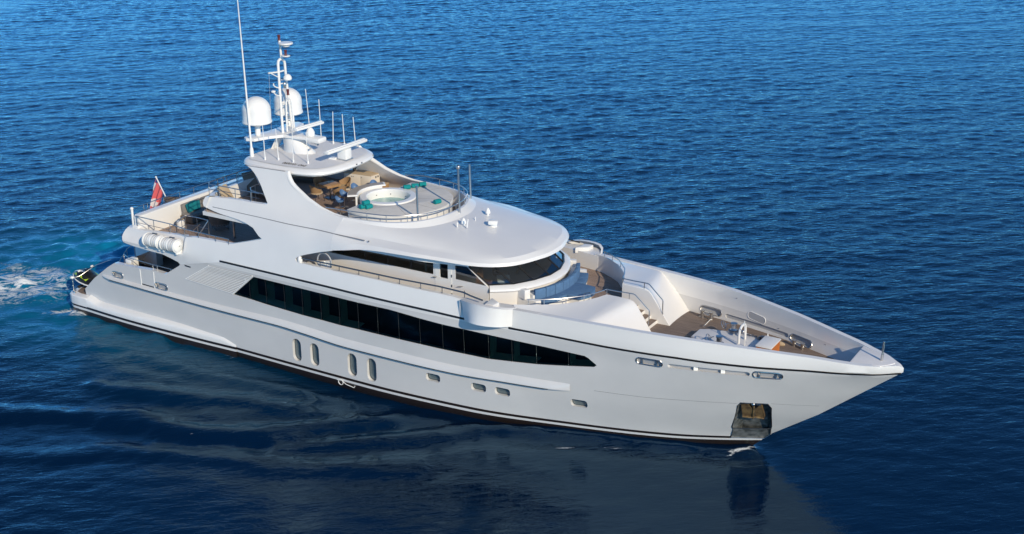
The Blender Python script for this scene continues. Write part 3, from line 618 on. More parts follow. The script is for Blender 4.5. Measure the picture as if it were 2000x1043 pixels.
# ---- deckhouse on the upper deck
YW = 2.92
def Yw(x, z): return np.full(np.broadcast(np.asarray(x, float), np.asarray(z, float)).shape, YW)
wlong = [(13.9, 5.64), (20.03, 5.68), (20.03, 6.52), (13.9, 6.40)]; wdoor = rrect((20.58, 6.03), .42, .82, .04); wfwd = [(21.15, 5.68), (22.72, 5.68), (21.62, 6.46), (21.15, 6.46)]
side_panel([(11.6, UPZ), (22.82, UPZ), (22.82, 5.62), (21.45, 6.62), (11.6, 6.62)], [wlong, wdoor, wfwd], Y=Yw, d=.10, h=.6, hb=.6).build('deckhouse_side', 'cream_panel' if 0 else 'white_paint', yacht, smooth=False)
dh = bpy.data.objects['deckhouse_side']
for q, gm in ((wlong, 'glass_dark'), (wdoor, 'glass_dark'), (wfwd, 'glass_clear')):
    side_panel(q, Y=Yw, d=0, h=2, hb=2, out=-.03).build('side_window', gm, dh, smooth=False)
mb = MB()
for x in (15.1, 16.35, 17.6, 18.85): MB().box((x, -YW+.035, 6.05), (.05, .012, .8)).mirror().build('window_divider', 'black_trim', dh, smooth=False)
# door leaf, hinges, handle
mb = MB()
dl = [(20.13, UPZ+.03), (20.98, UPZ+.03), (20.98, 6.58), (20.13, 6.58)]
side_panel(dl, [wdoor], Y=Yw, d=.02, h=1, hb=1, out=.016).build('side_door', 'bright_white', dh, smooth=False)
for z in (4.95, 5.35, 5.8): MB().box((20.99, -YW-.025, z), (.03, .03, .12)).mirror().build('door_hinge', 'dark_steel', dh)
MB().tube([(20.22, -YW-.02, 5.62), (20.22, -YW-.09, 5.62), (20.05, -YW-.09, 5.60)], .018, 6).mirror().build('door_handle', 'steel', dh)
MB().tube([(21.55, -YW-.01, 5.45), (21.55, -YW-.08, 5.45), (21.32, -YW-.08, 5.40)], .016, 6).mirror().build('wiper_arm', 'steel', dh)
# front: glazing base curve, panes, mullions, sill and the curved breastwork under it
W0h = [(22.82, 2.80), (23.60, 2.17), (24.10, 1.30), (24.38, .43)]
W1h = [(21.45, 2.92), (22.20, 2.26), (22.68, 1.36), (22.94, .45)]
W0 = [(x, -y, 5.68) for x, y in W0h]+[(x, y, 5.68) for x, y in W0h[::-1]]
W1 = [(x, -y, 6.62) for x, y in W1h]+[(x, y, 6.62) for x, y in W1h[::-1]]
front = MB()
cur = arc([(22.82, 2.84, 0), (23.22, 2.54, 0), (23.62, 2.20, 0), (23.9, 1.76, 0), (24.13, 1.33, 0), (24.29, .88, 0), (24.40, .44, 0), (24.42, 0, 0)], 24)
def offc(d): 
    t = np.gradient(cur[:, :2], axis=0); nn = np.stack([-t[:, 1], t[:, 0]], 1); nn /= np.linalg.norm(nn, axis=1)[:, None]; nn[-1] = (1, 0)
    nn *= np.sign((nn*cur[:, :2]).sum(1))[:, None]; q = cur[:, :2]+nn*d; q[-1, 1] = 0; return q
def ring_(d, z): q = offc(d); return [(x, -y, z) for x, y in q]+[(x, y, z) for x, y in q[:-1][::-1]]
MB().grid([ring_(-.02, 5.70), ring_(.02, 5.69), ring_(.22, 5.60), ring_(.26, 5.55), ring_(.26, 5.50), ring_(.10, 5.40), ring_(.06, UPZ)]).build('wheelhouse_front', 'white_paint', yacht, ang=40)
wf = bpy.data.objects['wheelhouse_front']
def lerp3(a, b, t): return tuple(a[i]+(b[i]-a[i])*t for i in range(3))
for i in range(7):
    a, b, c, d = W0[i], W0[i+1], W1[i+1], W1[i]
    MB().add([a, b, c, d], [(0, 1, 2, 3)]).build('windscreen_pane', 'glass_clear', wf, smooth=False)
    # inner black border and wiper
    up_ = lambda p: (p[0]+.02, p[1], p[2]+.015)
    MB().tube([up_(lerp3(a, b, .12)), up_(lerp3(a, b, .9))], .012, 5).build('screen_wiper', 'grey_fitting', wf)
for i in range(8): MB().tube([W0[i], W1[i]], .042, 4).build('windscreen_mullion', 'black_trim', wf)
MB().tube([(x, y, z+.03) for x, y, z in W0], .045, 4).build('windscreen_frame', 'black_trim', wf); MB().tube([(x, y, z-.01) for x, y, z in W1], .05, 4).build('windscreen_frame', 'black_trim', wf)
# inside the wheelhouse: floor, back wall, console, chart table, helm chairs
mb = MB(); mb.box((21.1, 0, 5.0), (3.0, 5.4, .06)); mb.box((23.2, 0, 5.0), (1.18, 3.2, .058)); mb.build('wheelhouse_floor', 'interior_grey', yacht)
MB().box((19.55, 0, 5.85), (.1, 5.6, 1.6)).build('wheelhouse_bulkhead', 'interior_grey', yacht)
mb = MB(); mb.prism([(22.9, -2.2), (23.6, -1.7), (24.0, -.8), (24.1, 0), (24.0, .8), (23.6, 1.7), (22.9, 2.2), (22.7, 1.6), (23.1, .8), (23.2, 0), (23.1, -.8), (22.7, -1.6)], 5.02, 5.62, .04); mb.build('helm_console', 'interior_grey', yacht)
MB().box((22.85, -1.75, 5.66), (.55, .75, .06), R_(35), .01).build('chart_table', 'bright_white', yacht)
for y in (-2.1, -.75): MB().box((22.1, y, 5.45), (.55, .5, .16), 0, .05).box((21.85, y, 5.72), (.12, .5, .55), 0, .05).build('helm_chair', 'interior_wood', yacht)
MB().tube([(23.05, -1.0, 5.7), (23.2, -.85, 6.2), (23.1, -.6, 6.45)], .05, 8).build('console_arm', 'table_wood', yacht)
# aft ends of the deckhouses (dark sliding doors)
MB().box((11.6, 0, 5.66), (.08, 5.8, 1.9)).build('saloon_door', 'glass_port', yacht); MB().box((7.6, 0, 3.4), (.1, 8.0, 2.2)).build('main_saloon_door', 'glass_port', yacht)
MB().tube([oz(458.5, 466, UPZ), oz(458.5, 466, UPZ)+np.array([0, 0, 2.0])], .055, 10).build('deck_pillar', 'steel', yacht)
# ---- hardtop over the sun deck
ho = [(8.72, 0), (8.74, 1.2), (8.84, 1.9), (9.15, 2.24), (9.8, 2.36), (10.6, 2.40), (11.4, 2.38), (12.2, 2.28), (12.85, 2.10), (13.22, 1.80), (13.42, 1.35), (13.54, .7), (13.57, 0)]
hc = arc([(x, y, 0) for x, y in ho], 40)
def hring(sc, dx, z, o=0):
    q = hc.copy(); c = np.array([11.1, 0]); v = q[:, :2]-c; l_ = np.linalg.norm(v, axis=1)[:, None]; q[:, :2] = c+v*(1+o/l_)*sc; q[:, 0] += dx
    q[0, 1] = q[-1, 1] = 0; r = [(x, -y, z) for x, y, _ in q]; return r+[(x, y, z) for x, y, _ in q[1:-1][::-1]]
def close_cap(mb, row, i0): mb.f.append(tuple(range(i0, i0+len(row))))
rr_ = [hring(.2, 0, 9.14), hring(.6, 0, 9.12), hring(1, 0, 9.08, -.03), hring(1, 0, 9.06, .02), hring(1, .02, 8.98, .12), hring(1, .03, 8.88, .16), hring(1, .02, 8.80, .10), hring(1, 0, 8.77, -.12), hring(.5, 0, 8.76)]
mb = MB().grid(rr_, closev=True); mb.f.append(tuple(range(len(rr_[0])))); k = (len(rr_)-1)*len(rr_[0]); mb.f.append(tuple(reversed(range(k, k+len(rr_[0])))))
mb.build('hardtop', 'white_paint', yacht, ang=28); ht = bpy.data.objects['hardtop']
mb = MB(); q1 = hring(.96, 0, 9.108); q2 = hring(.6, 0, 9.135); q3 = hring(.1, 0, 9.145); mb.grid([q3, q2, q1], closev=True); mb.build('hardtop_deck_panel', 'deck_paint', ht)
for u, v in ((655, 329), (697, 321), (707, 317.5), (729, 303)):
    p = oz(u, v, 8.95); MB().ball(tuple(p), .035).build('edge_light', 'dark_steel', ht)
# identification number painted on the roof, read from the port side
fc = bpy.data.curves.new('roof_number', 'FONT'); fc.body = 'IMO 1010090'; fc.size = .42; fc.extrude = .002; fc.align_x = 'CENTER'; fc.align_y = 'CENTER'
to = bpy.data.objects.new('roof_number', fc); COL.objects.link(to)
pa = oz(553.5, 318.5, 9.10); pb = oz(597.5, 325, 9.10); dv = pb-pa; L0 = np.hypot(dv[0], dv[1])
bpy.context.view_layer.update(); wdt = to.dimensions.x
dg = bpy.context.evaluated_depsgraph_get(); me = bpy.data.meshes.new_from_object(to.evaluated_get(dg)); bpy.data.objects.remove(to)
tm = bpy.data.objects.new('roof_number', me); COL.objects.link(tm); me.materials.clear(); me.materials.append(M['letter']); tm.parent = ht
c = (pa+pb)/2; tm.matrix_local = Matrix.Translation((c[0], c[1], 9.128)) @ Matrix.Rotation(math.atan2(dv[1], dv[0])+math.pi, 4, 'Z') @ Matrix.Scale(L0/wdt, 4, (1, 0, 0)) @ Matrix.Scale(.85, 4, (0, 1, 0))
# ---- mast pedestal, crosstree, domes, mast, radars, whips
def ell(cx, cy, rx, ry, z, n=20): return [(cx+rx*math.cos(2*math.pi*j/n), cy+ry*math.sin(2*math.pi*j/n), z) for j in range(n)]
mb = MB().grid([ell(10.45, 0, .95, .50, 9.10), ell(10.35, 0, .80, .44, 9.3), ell(10.15, 0, .62, .40, 9.6), ell(10.0, 0, .55, .38, 9.88)], closev=True); mb.build('mast_pedestal', 'white_paint', yacht, ang=60)
for u, v in ((591, 281), (598.5, 285), (606, 290)): p = oz(u, v, 9.45); MB().ball(tuple(p), .08, sc=(.5, 1, .7)).build('vent_plug', 'grey_fitting', bpy.data.objects['mast_pedestal'])
ct = [(8.55, 1.05), (8.6, 1.75), (8.85, 1.9), (9.25, 1.78), (9.55, 1.0), (9.9, .5), (10.5, .42), (11.6, .30), (11.75, 0)]
cp = [(x, -y) for x, y in ct]+[(x, y) for x, y in ct[:-1][::-1]]+[(8.75, .4), (8.75, -.4)]
MB().prism(cp[::1], 9.84, 9.97, .03).build('crosstree', 'white_paint', yacht); xt = bpy.data.objects['crosstree']
MB().grid([ell(8.9, 0, .05, .3, 9.1, 8), ell(9.35, 0, .06, .3, 9.84, 8)], closev=True).build('crosstree_brace', 'white_paint', yacht)
for sg in (-1, 1):
    d_ = MB().lathe([(.12, 9.97), (.13, 10.02), (.13, 10.38), (.30, 10.46), (.40, 10.50)], (8.9, sg*1.12, 0), 24).build('satellite_dome', 'bright_white', yacht)
    prof = [(.40, 10.50), (.66, 10.56), (.70, 10.60), (.69, 10.68), (.665, 10.72), (.675, 11.15)]+[(.675*math.cos(R_(a)), 11.15+.66*math.sin(R_(a))) for a in (12, 25, 38, 50, 62, 74, 84)]+[(.001, 11.81)]
    MB().lathe(prof, (8.9, sg*1.12, 0), 32).build('radome', 'bright_white', d_, ang=50)
mst = MB(); X0 = 9.62
lp = [ox(u, v, X0) for u, v in [(553, 263), (550, 225), (547.5, 190), (545, 155), (543, 125), (543.6, 119.5), (546, 116.2), (549, 115.2), (552, 116), (555, 119.5), (556, 124), (558.5, 150), (562.5, 185), (567, 220), (572.5, 254)]]
mst.tube(lp, .062, 8); mast = mst.build('signal_mast', 'bright_white', yacht)
mb = MB().tube([ox(549.5, 115, X0), ox(547.5, 95, X0), ox(545.6, 79, X0)], .055, 8); mb.build('mast_top_pole', 'bright_white', mast)
hl = [oy(u, v, .0)*1 for u, v in [(561, 257), (559.5, 225), (558.8, 200), (560.5, 194), (564, 192.5), (568, 194), (570, 200), (573, 232), (575, 254)]]
MB().tube(hl, .045, 8).build('mast_ladder_hoop', 'bright_white', mast)
for u0, v0, u1, v1 in ((549, 205.5, 562, 203), (550.5, 224, 563, 221.5), (551.5, 238, 564, 235), (560.5, 203, 570, 201), (561, 220, 571.5, 217), (561.5, 236, 573, 233), (546.5, 164, 558, 161.5)): MB().tube([ox(u0, v0, X0), ox(u1, v1, X0)], .03, 6).build('mast_rung', 'bright_white', mast)
for pts, r in (([(524.5, 143), (543, 141), (554, 138)], .04), ([(530, 144), (536, 147), (543.5, 151)], .025), ([(534.2, 163), (534.5, 167), (538, 170), (545, 172)], .03), ([(534, 178), (535.5, 182), (539, 185.5), (546, 187.5)], .03)):
    MB().tube([ox(u, v, X0) for u, v in pts], r, 6).build('mast_arm', 'bright_white', mast)
MB().lathe([(.09, 0), (.11, .05), (.09, .08), (.03, .1)], tuple(ox(534, 179, X0)-np.array([0, 0, .04])), 12).build('horn_cup', 'bright_white', mast)
MB().tube([ox(525.5, 145, X0), ox(530, 257, 9.0)], .008, 4).build('signal_halyard', 'grey_fitting', mast)
def lamp(p, s_=1.0): return MB().lathe([(.07*s_, 0), (.08*s_, .03*s_), (.065*s_, .06*s_), (.065*s_, .22*s_), (.085*s_, .24*s_), (.06*s_, .29*s_), (.001, .3*s_)], tuple(p), 12).build('signal_lamp', 'lamp_red', mast)
lamp(oy(545, 79.5, 0), .95); lamp(oy(558, 108, 0), .9); lamp(oy(562.5, 185.5, 0), .95)
p = oy(557.5, 85, 0); MB().lathe([(.10, -.16), (.20, -.12), (.20, -.09), (.12, -.06), (.33, -.03), (.35, .01), (.33, .05), (.001, .06)], tuple(p), 20).build('mast_antenna_disc', 'bright_white', mast); MB().tube([oy(547.5, 86, 0), oy(556, 88, 0)], .04, 6).build('mast_bracket', 'bright_white', mast)
p = oy(558.5, 109.5, 0); MB().lathe([(.16, -.03), (.2, 0), (.18, .03), (.001, .03)], tuple(p), 16).build('lamp_shelf', 'bright_white', mast); MB().tube([oy(549, 108, 0), oy(557, 109.5, 0)], .035, 6).build('mast_bracket', 'bright_white', mast)
p = oy(561.8, 153.5, 0); MB().lathe([(.02, -.06), (.18, -.05), (.20, .0), (.185, .08), (.13, .17), (.06, .21), (.001, .22)], tuple(p), 20).build('small_radome', 'bright_white', mast); MB().tube([oy(550, 156, 0), oy(560, 155, 0)], .035, 6).build('mast_bracket', 'bright_white', mast)
MB().ball(tuple(oy(556, 166, 0)), .11, sc=(.7, .7, 1.4)).build('searchlight', 'steel', mast); MB().tube([oy(557, 172, 0), oy(558, 200, 0)], .015, 5).build('lamp_bracket', 'grey_fitting', mast)
def radar(c, u0, u1, zz, thick):
    a = oz(*u0, zz); b = oz(*u1, zz); mid = (a+b)/2; ang_ = math.atan2(b[1]-a[1], b[0]-a[0]); ln = np.linalg.norm(b-a)
    r_ = MB().box((mid[0], mid[1], zz), (ln, .30, thick), ang_, .05).box((mid[0], mid[1], zz+thick*.5+.01), (ln*.96, .12, .05), ang_, .015).build('radar_scanner', 'bright_white', yacht); return r_, mid
ra, mid = radar(0, (604, 282 - 0.5), (734, 0) if 0 else (713.5, 270.8), 9.78, .13) if 0 else radar(0, (636, 299.5), (713, 273), 9.74, .14)
p0 = oz(672.5, 311, 9.12)
MB().box((p0[0]-.02, p0[1]+.05, 9.39), (.52, .46, .52), 0, .07).build('radar_turning_unit', 'bright_white', ra); MB().box((p0[0]-.02, p0[1]+.05, 9.14), (.6, .55, .05), 0, .01).build('radar_base', 'steel', ra)
MB().box(tuple(oz(651, 309, 9.15)), (.35, .3, .08), .2, .02).build('roof_hatch', 'bright_white', ht)
rb, mid = radar(0, (575, 254), (629, 238.5), 10.42, .12)
p0 = oy(602, 262, 0); MB().lathe([(.16, 9.95), (.2, 10.0), (.21, 10.15), (.15, 10.28), (.08, 10.36)], (11.15, 0, 0), 14).build('radar_turning_unit', 'bright_white', rb)
MB().box((11.45, 0, 9.86), (.85, .62, .26), 0, .1).build('radar_shelf', 'bright_white', xt)
for k in range(3):
    p = oz(605+k*4.5, 276+k*2.0, 9.62); MB().lathe([(.02, -.25), (.03, 0), (.07, .22), (.075, .24)], (0, 0, 0), 10, 'x').xf(Matrix.Translation(tuple(p)) @ Matrix.Rotation(R_(-8), 4, 'Z')).build('air_horn', 'steel', xt)
def whip(u0, v0, u1, v1, z=9.11, r=.022, nm='whip_antenna'):
    a = oz(u0, v0, z); b = np.array(oy(u1, v1, a[1]))
    mb = MB().tube([a, a+(b-a)*.08, a+(b-a)*.09, b], [r*2, r*2, r, r*.7], 6); mb.build(nm, 'bright_white', yacht)
whip(518, 312, 512.5, 243); whip(544.3, 313.2, 538, 252); whip(573.2, 317.5, 570, 252); whip(602, 320.3, 597.5, 258)
whip(628, 277, 622.5, 194); whip(651, 281, 649.8, 218); whip(673, 284, 668.3, 223); whip(695, 289, 689.5, 228.5); whip(607, 271, 596.5, 174)
a = oz(492.5, 305.5, 9.11); b = oy(461.5, -25, a[1])
MB().tube([a, a+(b-a)*.045, a+(b-a)*.06, a+(b-a)*.5, b], [.10, .085, .05, .035, .018], 8).build('long_whip_antenna', 'bright_white', yacht)

# ---- sun deck fixtures: sunpad round the whirlpool, bar, cabinet
SC = (16.0, 0.0); SR = 2.63; TC = (15.57, 0.0)
def pad_poly(R, inset=0):
    xa = 15.10+inset; a0 = math.acos((xa-SC[0])/R); P = [(SC[0]+R*math.cos(a), R*math.sin(a)) for a in np.linspace(-a0, a0, 56)]
    r2 = 1.30+inset; b0 = math.acos((xa-TC[0])/r2); P += [(TC[0]+r2*math.cos(a), r2*math.sin(a)) for a in np.linspace(b0, -b0, 36)]
    return P
MB().prism(pad_poly(2.58, .02), SUNZ, 7.55).build('sunpad_base', 'bright_white', yacht, ang=40); spb = bpy.data.objects['sunpad_base']
MB().prism(pad_poly(SR), 7.555, 7.69, .05).build('sunpad_cushion', 'cushion_cream', spb, ang=40)
for a in (-118, -78, -38, -8, 22, 62, 100):
    r_ = R_(a); p1 = (TC[0]+1.34*math.cos(r_), 1.34*math.sin(r_)); dx, dy = math.cos(R_(a*1.0)), math.sin(R_(a))
    bq = (p1[0]-SC[0])*dx+p1[1]*dy; cq = (p1[0]-SC[0])**2+p1[1]**2-(SR-.02)**2; t = -bq+math.sqrt(bq*bq-cq); p2 = (p1[0]+dx*t, p1[1]+dy*t)
    if p1[0] > 15.15 and p2[0] > 15.15: MB().tube([(p1[0], p1[1], 7.688), (p2[0]-dx*.05, p2[1]-dy*.05, 7.688), (p2[0], p2[1], 7.66), (p2[0], p2[1], 7.56)], .009, 4).build('cushion_seam', 'grey_line', spb)
MB().lathe([(1.30, 7.40), (1.30, 7.725), (1.28, 7.745), (1.04, 7.75), (1.015, 7.74), (1.0, 7.70), (.97, 7.2), (.9, 7.0), (.001, 7.0)], (TC[0], 0, 0), 56, cap=False).build('whirlpool', 'bright_white', yacht, ang=14); tub = bpy.data.objects['whirlpool']
m = mat('pool_water', (.30, .52, .50), .03, spec=.6); noise_col(m, (.10, .30, .30), (.27, .47, .45), 2.2, .3, .75, bump=.25, bscale=6)
MB().lathe([(.99, 7.36), (.001, 7.362)], (TC[0], 0, 0), 40).build('pool_surface', 'pool_water', tub)
for a in (20, 28, 36, 70, 120, 160, -160): MB().ball((TC[0]+.985*math.cos(R_(a)), .985*math.sin(R_(a)), 7.52), .028).build('water_jet', 'dark_steel', tub)
MB().lathe([(1.30, SUNZ), (1.28, 7.42)], (TC[0], 0, 0), 48, cap=False).build('whirlpool_skirt', 'white_paint', tub)
# bar counter: an arc round the after side of the pool
ba = np.linspace(R_(132), R_(223), 30); o_ = [(15.6+1.90*math.cos(a), 1.88*math.sin(a)) for a in ba]; i_ = [(15.6+1.42*math.cos(a), 1.42*math.sin(a)) for a in ba[::-1]]
MB().prism(o_+i_, 7.80, 7.86, .015).build('bar_counter', 'bright_white', yacht); bar = bpy.data.objects['bar_counter']
o2 = [(15.6+1.87*math.cos(a), 1.85*math.sin(a)) for a in ba[1:-1]]; i2 = [(15.6+1.46*math.cos(a), 1.46*math.sin(a)) for a in ba[1:-1][::-1]]
MB().prism(o2+i2, 7.858, 7.866).build('counter_top', 'taupe_top', bar, smooth=False)
o3 = [(15.6+1.52*math.cos(a), 1.52*math.sin(a)) for a in ba[2:-1]]; i3 = [(15.6+1.44*math.cos(a), 1.44*math.sin(a)) for a in ba[2:-1][::-1]]
MB().prism(o3+i3, SUNZ, 7.80).build('bar_front', 'bright_white', bar, ang=40)
for p in ((690, 377, 7.55), (699.5, 372.5, 7.80)): 
    q = oz(*p); MB().box(tuple(q), (.12, .06, .05), R_(40)).build('bar_socket', 'dark_steel', bar)
# galley cabinet against the port wing
cA, cB, cC, cD = [oz(580+a/8.69, 320+b/8.69, 7.65)[:2] for a, b in [(795, 140), (1255, 200), (1400, 150), (1020, 105)]]
MB().prism([tuple(q) for q in (cA, cB, cC, cD)], SUNZ, 7.62, 0).build('galley_cabinet', 'cream_panel', yacht, smooth=False); gc = bpy.data.objects['galley_cabinet']
g = lambda a, b, t: a*(1-t)+b*t
cc = (cA+cB+cC+cD)/4; MB().prism([tuple(cc+(q-cc)*1.03) for q in (cA, cB, cC, cD)], 7.62, 7.66, .01).build('cabinet_top', 'canvas_tan', gc)
nrm = np.array([cB[1]-cA[1], -(cB[0]-cA[0])]); nrm /= np.linalg.norm(nrm)
ang_ = math.atan2(*(cB-cA)[::-1]); 
for t0, t1 in ((.03, .60), (.62, .97)):
    c_ = g(cA, cB, (t0+t1)/2)+nrm*.008; MB().box((c_[0], c_[1], 7.2), (np.linalg.norm(cB-cA)*(t1-t0), .02, .74), ang_, .004).build('cabinet_door', 'cream_panel', gc)
for t in (.30, .36, .66): c_ = g(cA, cB, t)+nrm*.025; MB().ball((c_[0], c_[1], 7.5), .022).build('door_knob', 'dark_steel', gc)
for t in (.55, .8): c_ = g(cB, cC, t)+np.array([.01, 0]); MB().box((c_[0], c_[1], 7.5), (.02, .07, .09)).build('cabinet_socket', 'dark_steel', gc)
c_ = cA+(cD-cA)*.8+(cB-cA)*.25; MB().box((c_[0], c_[1], 7.668), (.5, .3, .012), ang_).build('sink', 'dark_steel', gc)
# canopy poles on the coaming
for (u, v, u1, v1) in ((816.5, 432, 813.6, 363), (897.7, 414, 895, 326)):
    a = oz(u, v, 7.56); b = oy(u1, v1, a[1]); MB().tube([a-np.array([0, 0, .12]), a, b-(b-a)*.05, b-(b-a)*.05, b], [.045, .045, .045, .06, .06], 10).build('canopy_pole', 'steel', yacht)
a = np.array([18.72, 2.12, 7.55]); b = oy(917.3, 321, 2.12); MB().tube([a, b], .045, 10).build('canopy_pole', 'steel', yacht)
MB().ball(tuple(oy(895, 326, oz(897.7, 414, 7.56)[1])), .10).build('pole_cap', 'steel', yacht)
# ---- rails
def railing(name, path, posts, r=.022, mids=(), m='steel', parent=None, mirror=True, pr=.018):
    """path: top rail [(x,y,z)] on the starboard side; posts: [((x,y,z) foot, (x,y,z) head)]; mids: extra rails"""
    mb = MB().tube(path, r, 8)
    for q in mids: mb.tube(q, r*.6, 6)
    for a, b in posts: mb.tube([a, b], pr, 6)
    mb.mir = mirror; return mb.build(name, m, parent or yacht)
def along(path, xs):
    P = np.array(path); return [(x, float(np.interp(x, P[:, 0], P[:, 1])), float(np.interp(x, P[:, 0], P[:, 2]))) for x in xs]
# side deck rail (dark capping) on the bulwark
pt = [oy(u, v, -4.12) for u, v in [(588, 502.5), (619.5, 509), (694, 525), (772.6, 543), (856, 561), (905, 571)]]+[oy(917.5, 577, -4.15), oy(930, 582, -4.18), oy(942.5, 586.7, -4.2)]
pt = [(p[0], -(min(float(Ys(p[0], 5.5)), 4.35)-.10) if p[0] < 22.3 else p[1], p[2]) for p in pt]
feet = [skin(u, v, Ys) for u, v in [(589, 511), (618.5, 519.5), (655.7, 528), (694, 536.5), (733, 545), (773.4, 554.3), (814.6, 563.5), (856.4, 572.5), (900, 580.5)]]
railing('side_deck_rail', pt, [((x+.12, -(float(Ys(x, z))-.10), z-.02), (x+.12, -(float(Ys(x, z))-.10), float(np.interp(x+.12, [p[0] for p in pt], [p[2] for p in pt])))) for x, z in feet], r=.035, m='dark_steel')
# coaming rail of the sun deck
ri = [(x, y, z) for x, y, z in np.stack([CT[:, 0]-.05, -CT[:, 1]*.975, np.full(44, 7.88)], 1)]
ri = [(14.35, -3.02, 7.80)]+ri; ri = ri+[(x, -y, z) for x, y, z in ri[:-1][::-1]]
po = [ri[i] for i in range(3, len(ri)-2, 7)]
railing('coaming_rail', ri, [((x, y, 7.55), (x, y, z)) for x, y, z in po], r=.024, mirror=False)
# sun deck, after end
ra_ = lambda z: [(7.52, 0, z), (7.50, -2.6, z), (7.55, -3.2, z), (7.75, -3.42, z)]+[(x, -(float(Ys(x, 7.5))-.07), z) for x in (8.6, 9.4, 10.2, 10.75)]
railing('sun_deck_rail', ra_(7.96), [((x, y, 7.42), (x, y, 7.96)) for x, y in [(7.5, -2.6), (7.5, -1.3), (7.52, 0), (7.62, -3.32)]+[(x, -(float(Ys(x, 7.5))-.07)) for x in (8.3, 9.3, 10.25)]], mids=[ra_(7.72)], r=.026)
lp_ = oz(495, 362, 7.85); railing('deck_gate_rail', [oz(514, 358, 7.9), oz(500, 361, 7.9), oz(489, 366.5, 7.9), oz(490, 372, 7.9), oz(503, 376, 7.9), oz(515, 379, 7.9)], [(oz(491, 372, 7.9)+np.array([0, 0, -1.1]), oz(491, 372, 7.9)), (oz(498, 362, 7.9)+np.array([0, 0, -1.1]), oz(498, 362, 7.9))], mirror=False)
# upper deck, after end
ru = lambda z, o=0: [(x, -(float(Ys(x, 5.25))-.10), z) for x in (3.25, 4.4, 5.6, 6.8, 8.0, 9.55)]
railing('upper_deck_rail', ru(5.80), [((x, -(float(Ys(x, 5.25))-.10), 5.1), (x, -(float(Ys(x, 5.25))-.10), 5.80)) for x in (3.3, 4.45, 5.55, 6.5, 7.6, 8.7, 9.5)], mids=[ru(5.48)], r=.024)
rb_ = lambda z: [(2.72, 0, z), (2.70, -2.0, z), (2.72, -3.2, z), (2.78, -3.75, z-.02)]
railing('stern_rail', rb_(6.02), [((x, y, 5.1), (x, y, 6.02)) for x, y in [(2.78, -3.75), (2.71, -2.95), (2.71, -2.7), (2.7, -1.6), (2.71, -.5)]], mids=[rb_(5.72)], r=.022)
MB().tube([(2.78, -3.78, 5.08), (2.78, -3.78, 6.02)], .06, 10).ball((2.78, -3.78, 6.04), .085).build('stern_light_post', 'bright_white', yacht)
MB().box((2.95, -3.55, 5.2), (.3, .34, .26), 0, .05).mirror().build('mooring_winch_cover', 'bright_white', yacht)
# thick bulwark across the after end of the upper deck
bk = [(2.86, -3.72), (3.05, -3.92), (3.3, -3.88), (3.34, -3.5), (3.30, 0)]; bk = bk+[(x, -y) for x, y in bk[:-1][::-1]]+[(2.86, 3.72)]
MB().prism(bk[::1], UPZ, 5.76, .06).build('stern_bulwark', 'white_paint', yacht, ang=40)
MB().prism([(3.0, -4.05), (3.35, -4.05), (3.45, -3.5), (3.0, -3.5)], UPZ, 5.30, .06).mirror().build('bulwark_return', 'bright_white', yacht)
# stairwell rail on the upper after deck
zz = 5.68; q = [oz(u, v, zz) for u, v in [(343, 433), (361.5, 421.3), (384, 424.5), (406, 430.3)]]; e = oz(386, 463, UPZ+.15)
railing('stairwell_rail', q+[q[-1]+np.array([.02, 0, -.02]), e], [(p+np.array([0, 0, zz*0-1.0]), p) for p in (q[0], q[1], q[2], q[3])]+[(oz(372, 455, UPZ), oz(391, 438, 5.4))], mids=[[p+np.array([0, 0, -.45]) for p in q]], mirror=False, r=.026)
# main deck, after end
rm_ = lambda z: [(1.98, -3.9, z), (2.6, -4.12, z), (4.2, -4.2, z), (5.9, -4.22, z)]
railing('main_deck_rail', rm_(3.55), [((x, y, 3.1), (x, y, 3.55)) for x, y in [(2.0, -3.92), (2.9, -4.14), (4.3, -4.2), (4.6, -4.2), (5.5, -4.21)]], r=.018)
railing('transom_rail', [(-.2, -3.0, 1.9), (.2, -3.0, 2.2), (1.2, -3.0, 3.4), (1.9, -3.1, 3.9), (2.1, -3.5, 3.85)], [((.2, -3.0, 1.3), (.2, -3.0, 2.2)), ((1.2, -3.0, 2.5), (1.2, -3.0, 3.4)), ((1.9, -3.1, 3.0), (1.9, -3.1, 3.9))], r=.02)
MB().box((2.35, -3.75, 3.12), (.42, .5, .5), 0, .06).mirror().build('stern_locker', 'bright_white', yacht)
hq = [oz(u, v, MAINZ)[:2] for u, v in [(267, 513.5), (307.5, 522.5), (319, 516.5)]]; hq.append(hq[0]+hq[2]-hq[1])
MB().prism([tuple(q) for q in hq], MAINZ, 3.32, .06).build('stern_garage_housing', 'bright_white', yacht)
MB().box((6.3, -.6, 2.75), (.9, 1.0, .9), 0, .05).build('bar_cupboard', 'white_paint', yacht)
railing('platform_stanchion', [(-1.62, -4.28, 1.70), (-1.5, -3.9, 1.72), (-1.0, -3.2, 2.2), (-.4, -2.7, 2.45)], [((-1.62, -4.28, .93), (-1.62, -4.28, 1.70))], r=.014, mirror=False, pr=.028)
MB().ball((-1.62, -4.28, 1.74), .09, sc=(1.3, 1.1, .8)).build('stanchion_cap', 'bright_white', yacht)
for x, y in ((-1.5, -4.35), (-1.72, -4.1)): MB().lathe([(.06, .93), (.04, 1.02), (.08, 1.06), (.001, 1.08)], (x, y, 0), 10).build('deck_cleat', 'steel', yacht)

